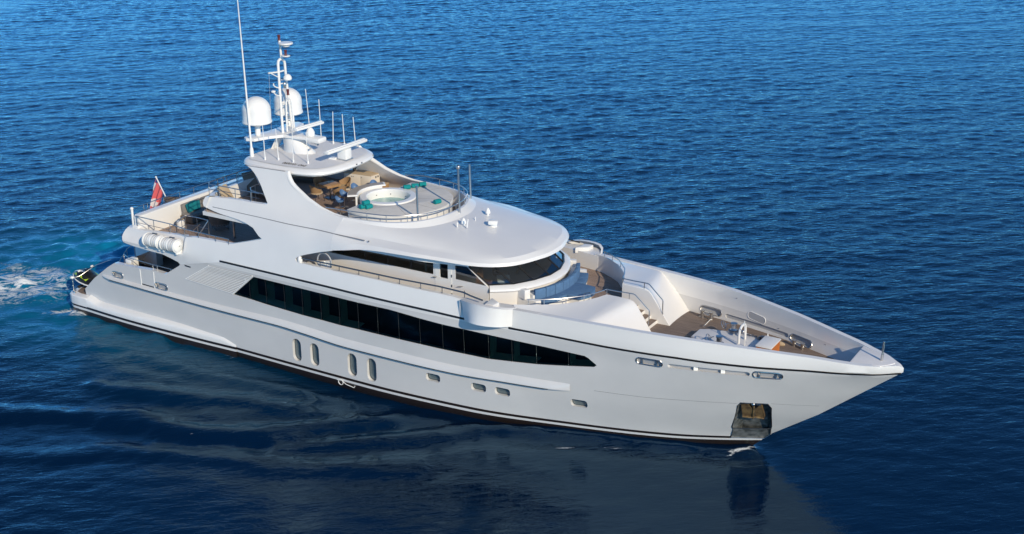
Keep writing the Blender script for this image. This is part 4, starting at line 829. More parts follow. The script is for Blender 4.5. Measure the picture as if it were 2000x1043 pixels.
# ---- forward: seat well, trunk, stairs, foredeck
yb = lambda x, z: float(Yh(x, z))-.22
I_ = [(24.45, 3.62, 5.46), (25.0, 3.42, 5.49), (25.57, 3.10, 5.50), (26.08, 2.74, 5.50), (26.41, 2.35, 5.50), (26.81, 1.86, 5.50), (27.1, 1.25, 5.50), (27.27, .74, 5.50), (27.8, .72, 5.50), (28.32, .72, 5.49), (28.52, .72, 5.42), (28.66, .72, 5.28), (29.0, .73, 4.80), (29.35, .75, 4.28), (29.55, .76, 4.0)]
Ox = [(24.62, 5.36), (25.1, 5.35), (25.7, 5.34), (26.2, 5.34), (26.6, 5.34), (27.0, 5.34), (27.3, 5.34), (27.5, 5.34), (27.65, 5.34), (27.78, 5.33), (27.92, 5.28), (28.06, 5.15), (28.5, 4.72), (29.0, 4.25), (29.42, 3.84)]
O_ = [(x, yb(x, z), z) for x, z in Ox]
rows = [[tuple(np.array(a)*(1-t)+np.array(b)*t) for a, b in zip(I_, O_)] for t in (0, .12, .35, .6, .85, 1.0)]
neg = lambda P: [(x, -y, z) for x, y, z in P]
MB().grid([neg(r) for r in rows]).mirror().build('foredeck_trunk', 'white_paint', yacht, ang=60)
wi = [(x, y-.03, z-.02) for x, y, z in I_]
MB().grid([neg(I_), neg(wi), [(x, -y, max(min(z-.05, UPZ if x < 27.5 else 3.9), 3.85)) for x, y, z in wi]]).mirror().build('trunk_wall', 'white_paint', yacht, ang=50)
deck('passage_deck', [27.2, 28.05], lambda x: .72, UPZ+.004, 'teak')
for k in range(4):
    x0 = 28.05+.30*k; z0 = 4.52-.16*k
    if k < 3: MB().box((x0+.15, 0, z0-.02), (.30, 1.42, .035), 0, .005).build('stair_tread', 'teak', yacht)
    MB().box((x0-.005, 0, z0+.06), (.03, 1.42, .17), 0, 0).build('stair_riser', 'bright_white', yacht)
deck('foredeck', np.linspace(28.6, 37.9, 16), lambda x: max(float(Yh(x, 4.0))-.16, .05), 3.85, 'teak', camber=.2)
# bow plate
xs = 37.62+1.50*np.sin(np.linspace(0, math.pi/2, 22)); bp = [(x, -max(float(Yh(x, 4.84))-.07, .02)*(1-max(0, (x-38.6)/.521)**6*.85)) for x in xs]; bp = bp+[(x, -y) for x, y in bp[::-1]]
MB().prism(bp, 4.80, 4.885, .02).build('bow_plate', 'deck_paint', yacht, ang=35)
MB().tube([(37.63, y, 4.84) for y in (-.86, 0, .86)], .035, 6).build('bow_plate_edge', 'black_trim', yacht)  # dark gasket line that also draws the edge's shade in black
MB().tube([(36.7, 1.38-.0, 4.92), (37.55, 1.0, 4.88)], .025, 6).build('bow_edge_shade', 'dark_steel', yacht)  # dark tube added for the edge shade along the port bulwark cap
a = oz(1721.8, 703.5, 4.89); b = oy(1727.3, 667, a[1])
MB().tube([a, a+(b-a)*.35, a+(b-a)*.36, b], [.055, .05, .04, .04], 10).build('jack_staff', 'steel', yacht)
# trunk rails
rl = [(x, y, z+.23) for x, y, z in I_[1:9]]
rl = rl+[(28.45, .70, 5.75), (28.55, .69, 5.72), (29.17, .67, 5.17), (29.2, .67, 5.12), (29.2, .67, 4.72)]
railing('trunk_rail', neg(rl), [((x, -y, 5.48), (x, -y, 5.73)) for x, y in [(25.05, 3.40), (25.6, 3.08), (26.3, 2.5), (26.8, 1.87), (27.27, .74), (28.3, .72)]]+[((29.2, -.72, 4.5), (29.2, -.67, 4.72))], r=.024)
# sofa along the wheelhouse front
sofa = MB()
def sector(d0, d1, y0, y1, n=14):
    A, B = offc(d0), offc(d1)
    def at(P, y): k = np.argsort(-P[:, 1]*0+np.arange(len(P))); return (float(np.interp(abs(y), P[::-1, 1], P[::-1, 0])), y)
    ys = np.linspace(y0, y1, n); sc_ = (2.84+d1)/(2.84+d0)
    return [at(A, y) for y in ys]+[at(B, y*1.06) for y in ys[::-1]]
MB().prism(sector(.28, 1.0, -1.92, 1.92, 30), UPZ, 4.96, .02).build('sofa_base', 'bright_white', yacht, ang=40); sb = bpy.data.objects['sofa_base']
MB().prism(sector(.26, .62, -1.9, 1.9, 30), 4.96, 5.30).build('sofa_back', 'bright_white', sb, ang=40)
for sg in (-1, 1): MB().prism(sector(.10, .98, sg*1.93, sg*2.14, 3), UPZ, 5.18, .02).prism(sector(.10, .52, sg*1.93, sg*2.14, 3), 5.15, 5.56, .02).build('sofa_end', 'bright_white', sb, ang=40)
ys_ = np.linspace(-1.88, 1.88, 9)
for i in range(8):
    MB().prism(sector(.50, .68, ys_[i]+.012, ys_[i+1]-.012, 5), 5.10, 5.55, .035).build('back_cushion', 'cushion_blue', sb, ang=50)
for a, b in ((-1.9, -1.32), (-1.31, -.74), (.74, 1.31), (1.32, 1.9)):
    MB().prism(sector(.66, 1.05, a+.006, b-.006, 6), 4.96, 5.13, .03).build('seat_cushion', 'cushion_blue', sb, ang=50)
MB().prism([(24.98, -.73), (25.55, -.72), (26.02, -.66), (26.2, -.3), (26.24, 0), (26.2, .3), (26.02, .66), (25.55, .72), (24.98, .73)], 4.96, 5.13, .03).build('seat_cushion', 'cushion_blue', sb, ang=50)
MB().prism([(25.2, -.62), (25.9, -.58), (26.08, -.2), (26.08, .2), (25.9, .58), (25.2, .62)], UPZ, 4.96).build('chaise_base', 'bright_white', sb)
MB().tube([oz(1136, 579, 5.3), oz(1142, 573, 5.35), oz(1152, 571.5, 5.35), oz(1156, 577, 5.2)], .02, 6).build('chaise_handle', 'steel', sb)
# windlass platform with its machinery
pp = [(31.0, -.42), (31.4, -.66), (32.2, -.82), (32.9, -1.02), (33.25, -.9), (33.5, -.86), (33.75, -.98), (33.95, -.95), (34.0, -.6)]; pp = pp+[(x, -y) for x, y in pp[::-1]]
MB().prism(pp, 3.95, 4.35, .05).build('windlass_platform', 'deck_paint', yacht, ang=35); wp = bpy.data.objects['windlass_platform']
for sg in (-1, 1):
    w_ = MB().lathe([(.24, 4.35), (.24, 4.39), (.19, 4.42), (.15, 4.48), (.11, 4.54), (.11, 4.68), (.145, 4.72), (.145, 4.76), (.001, 4.77)], (32.35, sg*.78, 0), 20).build('windlass', 'steel', yacht)
    MB().lathe([(.20, 4.40), (.215, 4.42), (.215, 4.46), (.16, 4.48)], (32.35, sg*.78, 0), 14).build('chain_wheel', 'dark_steel', w_)
    c_ = Vector((31.9, sg*.80, 4.58)); R3 = Matrix.Translation(c_) @ Matrix.Rotation(R_(62), 4, 'Y') @ Matrix.Rotation(.3, 4, 'Z')
    hw = MB().tube([(.17*math.cos(a), .17*math.sin(a), 0) for a in np.linspace(0, 2*math.pi, 21)[:-1]], .016, 6, closed=True)
    for a in (0, 2.1, 4.2): hw.tube([(0, 0, 0), (.17*math.cos(a), .17*math.sin(a), 0)], .012, 5)
    hw.tube([(0, 0, 0), (0, 0, .25)], .02, 6); hw.xf(R3).build('brake_wheel', 'steel', w_)
    ch = MB(); pts = [(32.6+.085*k, sg*(.80-.012*k+.03*math.sin(k)), 4.40+.02*(k % 2)) for k in range(15)]
    for k, p in enumerate(pts): ch.box(p, (.10, .03 if k % 2 else .075, .075 if k % 2 else .03), .05*k, .012)
    ch.build('anchor_chain', 'dark_steel', w_)
    MB().box((33.65, sg*.72, 4.42), (.22, .14, .16), 0, .03).box((33.5, sg*.72, 4.39), (.12, .3, .08), 0, .02).build('chain_stopper', 'dark_steel', w_)
pa_ = [ox(u, v, 33.02) for u, v in [(1442.5, 671), (1443.5, 655), (1445, 645), (1448.5, 637.5), (1452.5, 633.5), (1455.2, 633.8), (1456.2, 638), (1455.8, 648), (1455, 662)]]
MB().tube(pa_, .052, 10).build('davit_frame', 'bright_white', yacht); a = oz(1454.4, 676, 4.36); MB().tube([a, ox(1454.4, 627, a[0])], .018, 6).build('davit_pin', 'bright_white', bpy.data.objects['davit_frame'])
MB().ball(tuple(ox(1451.5, 648, 33.0)), .07).build('davit_sheave', 'steel', bpy.data.objects['davit_frame'])
MB().box((34.12, 0, 4.27), (.60, 1.06, .60)).build('deck_locker', 'orange_wood', yacht, smooth=False); dk = bpy.data.objects['deck_locker']
MB().box((34.12, 0, 4.59), (.66, 1.14, .05), 0, .012).build('locker_lid', 'bright_white', dk)
MB().lathe([(.09, 4.0), (.07, 4.3), (.02, 4.52), (.001, 4.58)], (33.75, .95, 0), 12).build('vent_cowl', 'bright_white', yacht)
MB().ball((34.1, 1.25, 4.08), .14, sc=(2.2, .7, .8)).build('rope_bag', 'canvas_tan', yacht)
for x0, y0 in ((30.45, 2.52), (34.9, 1.40)):
    an = math.atan2(float(Yh(x0+1, 4))-float(Yh(x0, 4)), 1); zf = 3.87
    f_ = lambda d, h, k=0: (x0+d*math.cos(an)-k*math.sin(an), -(y0+d*math.sin(an)+k*math.cos(an)), zf+h)
    bt_ = MB().prism([f_(a, 0, b)[:2] for a, b in ((-.42, -.12), (.42, -.12), (.42, .12), (-.42, .12))], zf-.06, zf+.05, .01).mirror().build('bitt_base', 'steel', yacht)
    m1 = MB()
    for d in (-.22, .22): m1.lathe([(.085, .03), (.075, .1), (.075, .36), (.10, .38), (.10, .41), (.001, .42)], f_(d, 0), 12)
    m1.tube([f_(-.34, .25), f_(.34, .25)], .035, 8); m1.mirror().build('mooring_bitt', 'steel', yacht)
a = [oz(u, v, 3.99) for u, v in [(1369, 643), (1387, 624.5), (1391, 624)]]
MB().tube(a, .018, 5).build('deck_track', 'bright_white', yacht)
for u, v in ((1434, 636.5), (1521, 641.5), (1612, 673), (1439, 582.5)):
    ys2 = np.linspace(.3, 3.4, 200); pts = [oy(u, v, y) for y in ys2]; fz = [float(Yh(p[0], p[2]))-.245-y for p, y in zip(pts, ys2)]; k = int(np.argmin(np.abs(fz))); MB().ball(tuple(pts[k]), .022).build('bulwark_stud', 'dark_steel', hull)
# port inside: shallow well for the long freeing slot is the hull opening itself; upper opening on the inside only
def pin(u, v):
    ys2 = np.linspace(.2, 3.6, 400); pts = [oy(u, v, y) for y in ys2]; fz = np.array([float(Yh(p[0], p[2]))-.24-y for p, y in zip(pts, ys2)]); return pts[int(np.argmin(np.abs(fz)))]
p0, p1 = pin(1466, 615), pin(1490, 626); qd = stadium(((p0[0]+p1[0])/2, (p0[2]+p1[2])/2), (p1[0]-p0[0])+.26, .30, math.atan2(p1[2]-p0[2], p1[0]-p0[0]))
m1 = MB(); rg = [(x, -(float(Yh(x, z))-.255), z) for x, z in qd]; rg2 = [(x, -(float(Yh(x, z))-.22), z) for x, z in qd]
m1.tube(rg, .014, 6, closed=True); m1.mirror().build('inner_fairlead_rim', 'bright_white', hull)
m1 = MB(); m1.add([(x, y+.0, z) for x, y, z in rg], [tuple(range(len(rg)))]); m1.mirror().build('inner_fairlead', 'grey_fitting', hull, smooth=False)
# things on the wheelhouse roof
def onroof(u, v): return oz(u, v, 7.30)
for (u, v, k) in ((953, 421, 1), (905.5, 441, 1)): MB().lathe([(.05, 0), (.05, .10), (.12, .12), (.115, .18), (.08, .28), (.03, .36), (.001, .37)], tuple(onroof(u, v)), 14).build('gps_antenna', 'bright_white', roof)
MB().lathe([(.16, 0), (.14, .08), (.12, .22), (.13, .24), (.001, .25)], tuple(oz(964, 442, 7.22)), 14).box(tuple(oz(963, 434, 7.44)), (.42, .3, .2), .4, .07).build('night_camera', 'bright_white', roof)
MB().lathe([(.06, 0), (.02, .04), (.015, .2), (.001, .21)], tuple(onroof(928.5, 432)), 8).build('small_antenna', 'bright_white', roof)
for u, v, u1, v1 in ((893, 444, 893, 434), (912, 445, 914, 428)): 
    a = oz(u, v, 7.35); MB().tube([a, oy(u1, v1, a[1])], .028, 6).build('small_mast', 'bright_white', roof)
q = skin(759, 435.5, Ys)
MB().box(tuple(oz(759, 436, 7.52)), (.16, .03, .06), 0).build('coaming_light', 'dark_steel', roof)
# round hand-ring with its net, hung on the side deck bulwark
c_ = oy(633.5, 509, -3.95)
lb = MB().tube([(c_[0]+.39*math.cos(a), c_[1], c_[2]-.06+.42*math.sin(a)) for a in np.linspace(0, 2*math.pi, 33)[:-1]], .036, 8, closed=True)
o = lb.build('lifebuoy', 'grey_fitting'); tag(o, 'round grey lifebuoy ring with white cords standing behind the side deck rail', 'lifebuoy')
m1 = MB()
for a in (-2.6, -2.2, -1.9, -1.6, -1.2, -.7): m1.tube([(c_[0]-.02, c_[1], c_[2]-.02), (c_[0]+.38*math.cos(a), c_[1], c_[2]-.06+.41*math.sin(a))], .018, 5)
m1.add([(c_[0]+.36*math.cos(a), c_[1]+.01, c_[2]-.06+.39*math.sin(a)) for a in np.linspace(-3.0, .3, 14)], [tuple(range(14))]); m1.build('lifebuoy_cover', 'bright_white', o)
# ================================================================== LOOSE THINGS ON DECK
# dining set on the sun deck
TX, TY, TR = 11.49, .82, R_(-18)
t = thing('dining_table', 'square slatted wooden table amid four wicker chairs on the upper open deck', 'table', (TX, TY, SUNZ), TR)
MB().box((0, 0, .72), (.80, .82, .04), 0, .008).build('tabletop', 'table_wood', t); MB().box((0, 0, .66), (.74, .76, .07)).build('apron', 'table_wood', t)
MB().lathe([(.045, .03), (.04, .64)], (0, 0, 0), 12).build('pedestal', 'dark_steel', t); MB().box((0, 0, .015), (.52, .52, .03), 0, .006).build('foot_plate', 'dark_steel', t)
c0 = thing('dining_chair', 'x', 'chair', (0, 0, 0)); c0.scale = (1.1, 1.1, 1.06)
def chair_shell(r0, r1, z0, zb, zf, th, a0=100, n=22):
    rows_o, rows_i = [], []; aa = np.linspace(R_(-a0), R_(a0), n); rings = []
    for k in range(5):
        t_ = k/4; ring = []
        for a in aa:
            h = zf+(zb-zf)*(0.5+.5*math.cos(a*180/a0))**.8 if abs(a) < R_(a0) else zf
            r = r0+(r1-r0)*t_; ring.append((-r*math.cos(a), r*math.sin(a), z0+(h-z0)*t_))
        rings.append(ring)
    inn = [[(x*(1-th/.28), y*(1-th/.28), z) for x, y, z in ring] for ring in rings]
    mb = MB().grid(rings).grid(inn, flip=True).grid([rings[-1], inn[-1]]).grid([rings[0], inn[0]])
    for j in (0, n-1): mb.grid([[r[j] for r in rings], [r[j] for r in inn]])
    return mb
chair_shell(.25, .32, .40, .80, .62, .025).build('backrest', 'wicker', c0, ang=60)
MB().lathe([(.26, .38), (.27, .42), (.25, .455), (.001, .46)], (0, 0, 0), 20).build('seat', 'canvas_tan', c0)
for sx in (-1, 1):
    for sy in (-1, 1): MB().tube([(sx*.17, sy*.19, .40), (sx*.24, sy*.24, 0)], .014, 6).build('leg', 'dark_steel', c0)
chl = [('woven wicker dining chair nearest the camera, left of the table pedestal', 252, .76), ('woven wicker dining chair at the table side facing the whirlpool bar', 342, .80), ('woven wicker dining chair beside the cream cabinet, behind the table', 72, .80), ('woven wicker dining chair in shade at the aft side of the table', 162, .82)]
for i, (lb_, a, r) in enumerate(chl):
    px, py = TX+r*math.cos(R_(a)), TY+r*math.sin(R_(a)); rz = R_(a+180)
    if i == 0: c0.location = (px, py, SUNZ); c0.rotation_euler = (0, 0, rz); c0['label'] = lb_; c0['group'] = 'chairs around the dining table'
    else: dup(c0, (px, py, SUNZ), rz, lb_, 'chairs around the dining table')
# bar stools
b0 = thing('bar_stool', 'x', 'stool'); b0.scale = (.84, .84, .85)
MB().lathe([(.21, 0), (.22, .015), (.20, .03), (.04, .045)], (0, 0, 0), 20).build('base', 'steel', b0); MB().tube([(0, 0, .03), (0, 0, .66)], .03, 10).build('post', 'steel', b0)
rings = []
for k, (r, z) in enumerate([(.05, .64), (.16, .66), (.22, .70), (.245, .76), (.25, .80)]):
    rings.append([(r*math.cos(a)-(.06 if k > 3 else 0)*0, r*math.sin(a), z+max(0, -math.cos(a))**1.5*(.0, .01, .03, .10, .20)[k]) for a in np.linspace(0, 2*math.pi, 25)[:-1]])
inn = [[(x*.9, y*.9, z+.012) for x, y, z in r] for r in rings[::-1]]
mb = MB().grid(rings+inn, closev=True); mb.build('seat_shell', 'stool_blue', b0, ang=60)
MB().lathe([(.20, .715), (.17, .735), (.001, .74)], (0, 0, 0), 20).build('seat_pad', 'stool_blue', b0)
stl = [('blue shell bar stool standing nearest the starboard rail', 13.41, -.86), ('blue shell bar stool between the dining chair and the counter end', 12.98, .02), ('blue shell bar stool in front of the cream cabinet doors', 12.80, 1.10), ('blue shell bar stool half hidden behind the far end of the counter', 13.25, 1.98)]
for i, (lb_, x, y) in enumerate(stl):
    rz = math.atan2(-y, 15.5-x)
    if i == 0: b0.location = (x, y, SUNZ); b0.rotation_euler = (0, 0, rz); b0['label'] = lb_; b0['group'] = 'blue bar stools at the whirlpool bar'
    else: dup(b0, (x, y, SUNZ), rz, lb_, 'blue bar stools at the whirlpool bar')
# rolled towels
def towel(x, y, z, rz, label, g=True):
    mb = MB().lathe([(.02, -.165), (.07, -.17), (.11, -.165), (.122, -.14), (.118, -.05), (.123, .04), (.119, .13), (.11, .16), (.07, .17), (.02, .16)], (0, 0, 0), 16, 'x')
    for k in range(len(mb.v)): p = mb.v[k]; mb.v[k] = (p[0], p[1], p[2]*.92)
    o = mb.build('rolled_towel', 'towel'); o.location = (x, y, z); o.rotation_euler = (0, 0, rz)
    return tag(o, label, 'towel', 'rolled teal towels on the sunpad')
towel(15.62, 1.42, 7.80, R_(48), 'teal rolled towel nearest the pool in the row of three at the port edge'); towel(15.81, 1.80, 7.80, R_(42), 'middle teal rolled towel of the row of three at the port edge'); towel(15.99, 2.17, 7.80, R_(47), 'outermost teal rolled towel of the row of three at the port edge')
towel(18.10, .30, 7.79, R_(70), 'single teal rolled towel lying alone on the forward sunpad')
towel(15.68, -2.02, 7.79, R_(70), 'teal rolled towel at the bottom left of the small stack beside the pool'); towel(15.90, -1.90, 7.79, R_(70), 'teal rolled towel at the bottom right of the small stack beside the pool'); towel(15.79, -1.95, 7.97, R_(75), 'teal rolled towel on top of the small stack beside the pool')
t = thing('wooden_box', 'small pale wooden crate on deck beside the port wing wall', 'box', (13.05, 3.0, SUNZ), R_(10))
MB().box((0, 0, .2), (.42, .36, .4), 0, .01).build('box_body', 'table_wood', t); MB().box((0, 0, .42), (.45, .39, .04), 0, .008).build('box_lid', 'canvas_tan', t)
t = thing('potted_plant', 'small green plant in a dark pot on the cream cabinet', 'plant', tuple(oz(692, 333, 7.66)))
MB().lathe([(.07, 0), (.10, .12), (.085, .12), (.001, .11)], (0, 0, 0), 12).build('pot', 'dark_steel', t)
mb = MB()
for k in range(60):
    a = random.random()*6.28; r = random.random()*.16; z = .12+random.random()*.18; d = Vector((math.cos(a), math.sin(a), .6)); q = Vector((r*math.cos(a), r*math.sin(a), z)); sd_ = Vector((-math.sin(a), math.cos(a), 0))*.02
    mb.add([q, q+d*.05+sd_, q+d*.10, q+d*.05-sd_], [(0, 1, 2, 3)])
mb.build('foliage', 'leaf', t, smooth=False)
# sun loungers and daybed
l0 = thing('sun_lounger', 'x', 'sun lounger')
MB().box((.15, 0, .30), (1.5, .68, .10), 0, .03).build('mattress', 'canvas_tan', l0); MB().box((-.0, 0, .22), (1.85, .66, .05), 0, .01).build('frame', 'wicker_dark', l0)
MB().box((-.86, 0, .63), (.86, .68, .09), 0, .03, ry=R_(58)).build('backrest', 'canvas_tan', l0)
for sx in (-.8, .8):
    for sy in (-.28, .28): MB().tube([(sx, sy, 0), (sx, sy, .21)], .02, 6).build('leg', 'wicker_dark', l0)
l0.location = (*oz(455, 392, SUNZ+.3)[:2], SUNZ); l0.location[0] += .55; l0.location[2] = SUNZ; l0.rotation_euler = (0, 0, R_(8)); l0['label'] = 'tan sun lounger with raised backrest by the aft starboard rail of the top deck'; l0['group'] = 'sun loungers on the top deck'
p = oz(494, 360, SUNZ+.6); l1 = dup(l0, (p[0]+.3, p[1]+.2, SUNZ), R_(-14), 'tan sun lounger coloured darker for its shade, with its raised back half hidden behind the white arch', 'sun loungers on the top deck')
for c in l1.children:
    if c.name.startswith(('backrest', 'mattress')): c.data = c.data.copy(); c.data.materials.clear(); c.data.materials.append(M['canvas_tan_shaded'])  # same lounger canvas, darker; the hardtop's shade put into its colour
t = thing('daybed', 'low brown daybed in shade under the hardtop on the port side', 'daybed', (8.35, 2.35, SUNZ), R_(20))
MB().box((0, 0, .36), (1.7, .75, .12), 0, .03).build('mattress', 'canvas_tan', t); MB().box((0, 0, .27), (1.7, .75, .05)).build('frame', 'wicker_dark', t)
for sx in (-.75, .75):
    for sy in (-.3, .3): MB().tube([(sx, sy, 0), (sx, sy, .25)], .02, 6).build('leg', 'wicker_dark', t)
p = oz(515, 385, SUNZ+.45); t = thing('side_table', 'round wicker side table behind the curved deck rail', 'side table', (p[0]-.1, p[1]+.5, SUNZ))
MB().lathe([(.30, .42), (.31, .44), (.30, .46), (.001, .462)], (0, 0, 0), 18).build('tabletop', 'canvas_tan', t)
for a in (0.3, 2.4, 4.5): MB().tube([(.1*math.cos(a), .1*math.sin(a), .42), (.26*math.cos(a), .26*math.sin(a), 0)], .014, 6).build('leg', 'dark_steel', t)
# aft lounge on the upper deck
t = thing('outdoor_sofa', 'long grey cushioned sofa along the stern bulwark of the upper deck', 'sofa', (3.75, .9, UPZ+.03))
MB().box((0, 0, .2), (.85, 4.2, .3), 0, .03).build('frame', 'wicker_dark', t)
for k in range(3): MB().box((.03, -1.38+1.38*k, .42), (.78, 1.34, .16), 0, .05).build('seat_cushion', 'cushion_grey', t); MB().box((-.30, -1.38+1.38*k, .70), (.2, 1.3, .48), 0, .07, ry=R_(-10)).build('back_cushion', 'cushion_grey', t)
for i, (u, v) in enumerate(((377, 410), (388, 400))):
    p = ox(u, v, 3.85); o = MB().box((0, 0, 0), (.16, .5, .48), 0, .07).build('throw_pillow', 'teal_fabric'); o.location = (3.68, p[1], UPZ+.78); o.rotation_euler = (R_(8-20*i), R_(-14), R_(6)); tag(o, ('teal square pillow on the grey sofa, nearer the camera', 'teal square pillow on the grey sofa, farther from the camera')[i], 'pillow', 'teal pillows on the stern sofa')
a0_ = thing('armchair', 'x', 'armchair')
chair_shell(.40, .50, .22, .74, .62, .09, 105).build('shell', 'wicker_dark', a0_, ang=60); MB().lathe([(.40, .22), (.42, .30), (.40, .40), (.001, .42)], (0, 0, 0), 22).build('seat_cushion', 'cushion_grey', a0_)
for sy in (-1, 1): MB().tube([(-.28, sy*.26, .24), (-.28, sy*.28, .015), (.28, sy*.28, .015), (.28, sy*.26, .24)], .016, 6).build('leg', 'dark_steel', a0_)
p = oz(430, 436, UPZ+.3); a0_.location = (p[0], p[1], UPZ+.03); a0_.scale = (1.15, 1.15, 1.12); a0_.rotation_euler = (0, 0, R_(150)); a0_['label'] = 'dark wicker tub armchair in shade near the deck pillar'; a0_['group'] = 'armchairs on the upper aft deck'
p = oz(341, 404, UPZ+.4); dup(a0_, (p[0], p[1]+.1, UPZ+.03), R_(40), 'brown wicker tub armchair next to the stern bulwark and sofa', 'armchairs on the upper aft deck')
p = oz(354, 446, UPZ+.03); t = thing('drum_table', 'small white drum side table on the upper aft deck', 'side table', tuple(p)); MB().lathe([(.17, 0), (.20, .05), (.20, .42), (.17, .46), (.001, .47)], (0, 0, 0), 20).build('drum', 'bright_white', t); MB().lathe([(.16, .47), (.15, .485), (.001, .487)], (0, 0, 0), 20).build('tabletop', 'canvas_tan', t)
# life raft canisters on the starboard quarter
r0 = thing('life_raft_canister', 'white cylindrical life raft canister with grey straps, the aft one of two', 'life raft', (4.92, -4.56, 5.0), 0, 'life raft canisters on the starboard quarter')
MB().lathe([(.001, -.56), (.2, -.55), (.28, -.51), (.30, -.46), (.33, -.45), (.33, -.40), (.30, -.39), (.30, -.03), (.315, -.02), (.315, .02), (.30, .03), (.30, .39), (.33, .40), (.33, .45), (.30, .46), (.28, .51), (.2, .55), (.001, .56)], (0, 0, 0), 28, 'x').build('canister', 'bright_white', r0)
for x in (-.30, -.17, .14, .28): MB().tube([(x, .308*math.cos(a), .308*math.sin(a)) for a in np.linspace(0, 2*math.pi, 29)[:-1]], .014, 5, closed=True).build('strap', 'grey_fitting', r0)
for x in (-.42, .42): MB().box((x, .06, -.33), (.09, .36, .16), 0, .02).build('cradle_foot', 'bright_white', r0)
MB().box((0, .12, .32), (.3, .08, .05), 0, .01).build('release_latch', 'dark_steel', r0)
MB().box((.563, .02, .02), (.01, .08, .03), 0).build('end_mark', 'dark_steel', r0)
dup(r0, (6.05, -4.56, 5.0), 0, 'white cylindrical life raft canister with grey straps, the forward one of two', 'life raft canisters on the starboard quarter')
# ensign on its raked staff
fa_, fb_ = oy(323.5, 384, 0), oy(304.8, 346.3, 0)
t = thing('ensign_flag', 'drooping red ensign flag with white emblem on a raked staff at the stern', 'flag', tuple(fa_))
d_ = Vector(fb_-fa_); MB().tube([(0, 0, -.75), (0, 0, 0), tuple(d_*1.0)], .03, 8).ball(tuple(d_*1.01), .05).build('flagstaff', 'bright_white', t)
e1_ = [(304.5, 349), (308, 355), (312, 363), (316, 371), (319, 377.5)]; e2_ = [(294.5, 404), (297.5, 409), (302.5, 410), (307, 409), (308.5, 406)]
def flagp(s_, q):
    u0 = np.interp(s_*4, range(5), [p[0] for p in e1_]); v0 = np.interp(s_*4, range(5), [p[1] for p in e1_]); u1 = np.interp(s_*4, range(5), [p[0] for p in e2_]); v1 = np.interp(s_*4, range(5), [p[1] for p in e2_])
    u = u0+(u1-u0)*q-3.0*math.sin(q*3.1)*(1-s_)+1.6*math.sin(q*3.1)*s_; v = v0+(v1-v0)*q
    P = oy(u, v, 0); P[1] += .16*math.sin(s_*17+q*1.4)*(.35+.65*q); return P-fa_
G_ = [[flagp(i/30, j/24) for i in range(31)] for j in range(25)]
MB().grid(G_).build('flag_cloth', 'flag_red', t, ang=80)
def fpatch(name, m_, s0, s1, q0, q1, sh=None, k=10):
    rows = [[flagp(s0+(s1-s0)*i/k, q0+(q1-q0)*j/k)+np.array([.01, -.02, 0]) for i in range(k+1)] for j in range(k+1)]; mb = MB()
    fs = [(j*(k+1)+i, j*(k+1)+i+1, (j+1)*(k+1)+i+1, (j+1)*(k+1)+i) for j in range(k) for i in range(k) if sh is None or ((i+.5)/k-.5)**2+((j+.5)/k-.5)**2 < sh]
    mb.add([p for r in rows for p in r], fs); return mb.build(name, m_, t, ang=80)
fpatch('flag_emblem', 'flag_white', .05, .80, .58, .90, .24); fpatch('flag_emblem_detail', 'flag_blue', .32, .5, .66, .72, .2, 6)
fpatch('flag_canton', 'flag_white', .0, .16, .14, .42); fpatch('flag_canton_stripe', 'flag_blue', .02, .10, .02, .12, None, 4); fpatch('flag_canton_stripe', 'flag_red', .05, .09, .2, .38, None, 4)
# jet ski stowed on the bathing platform, nose aft
t = thing('jet_ski', 'black jet ski with white and lime trim on the stern platform', 'jet ski', (-1.15, -3.35, .95), math.pi)
def sec(x, w, zk, zc, zd, wd): return [(x, -w*.02, zk), (x, -w*.6, zk+.08), (x, -w, zc), (x, -w*1.02, zc+.05), (x, -wd, zd), (x, -wd*.4, zd+.06), (x, wd*.4, zd+.06), (x, wd, zd), (x, w*1.02, zc+.05), (x, w, zc), (x, w*.6, zk+.08), (x, w*.02, zk)]
st = [(-1.45, .50, .16, .34, .42, .45), (-1.2, .55, .12, .34, .44, .42), (-.5, .58, .10, .34, .48, .32), (.0, .58, .10, .36, .60, .30), (.4, .56, .12, .40, .82, .34), (.75, .48, .17, .45, .82, .36), (1.05, .34, .26, .50, .74, .26), (1.3, .16, .38, .54, .64, .12), (1.42, .03, .50, .57, .60, .02)]
mb = MB(); mb.grid([sec(*q) for q in st], flip=True); mb.f.append(tuple(range(12))); 
MB_ = mb; mb.build('hull', 'black_trim', t, ang=60)
for sg in (-1, 1):
    MB().tube([(x, sg*(w*1.03), zc+.02) for x, w, zk, zc, zd, wd in st[:-1]]+[(1.43, 0, .57)], .035, 6).build('bumper_rail', 'bright_white', t)
    MB().grid([[(x, sg*(wd*.97+.01), zd-.02+.02), (x, sg*(w*.80+.03), (zc+zd)/2+.05)] for x, w, zk, zc, zd, wd in st[3:7]]).build('side_graphic', 'lime', t); MB().grid([[(x, sg*(wd*.35), zd+.075), (x, sg*(wd*.62), zd+.052)] for x, w, zk, zc, zd, wd in st[4:8]]).build('bonnet_stripe', 'bright_white', t)
MB().box((-.45, 0, .62), (1.2, .36, .22), 0, .08).build('saddle', 'rubber', t)
MB().tube([(.22, -.38, 1.02), (.30, -.2, 1.0), (.34, 0, .98), (.30, .2, 1.0), (.22, .38, 1.02)], .028, 6).tube([(.34, 0, .98), (.5, 0, .78)], .07, 8).build('handlebar', 'dark_steel', t)
for sg in (-1, 1): MB().box((.5, sg*.42, .98), (.07, .16, .10), 0, .03).build('mirror', 'bright_white', t)
for x in (-.9, .7): MB().box((x, 0, .06), (.12, .9, .12), 0, .02).build('chock', 'rubber', t)

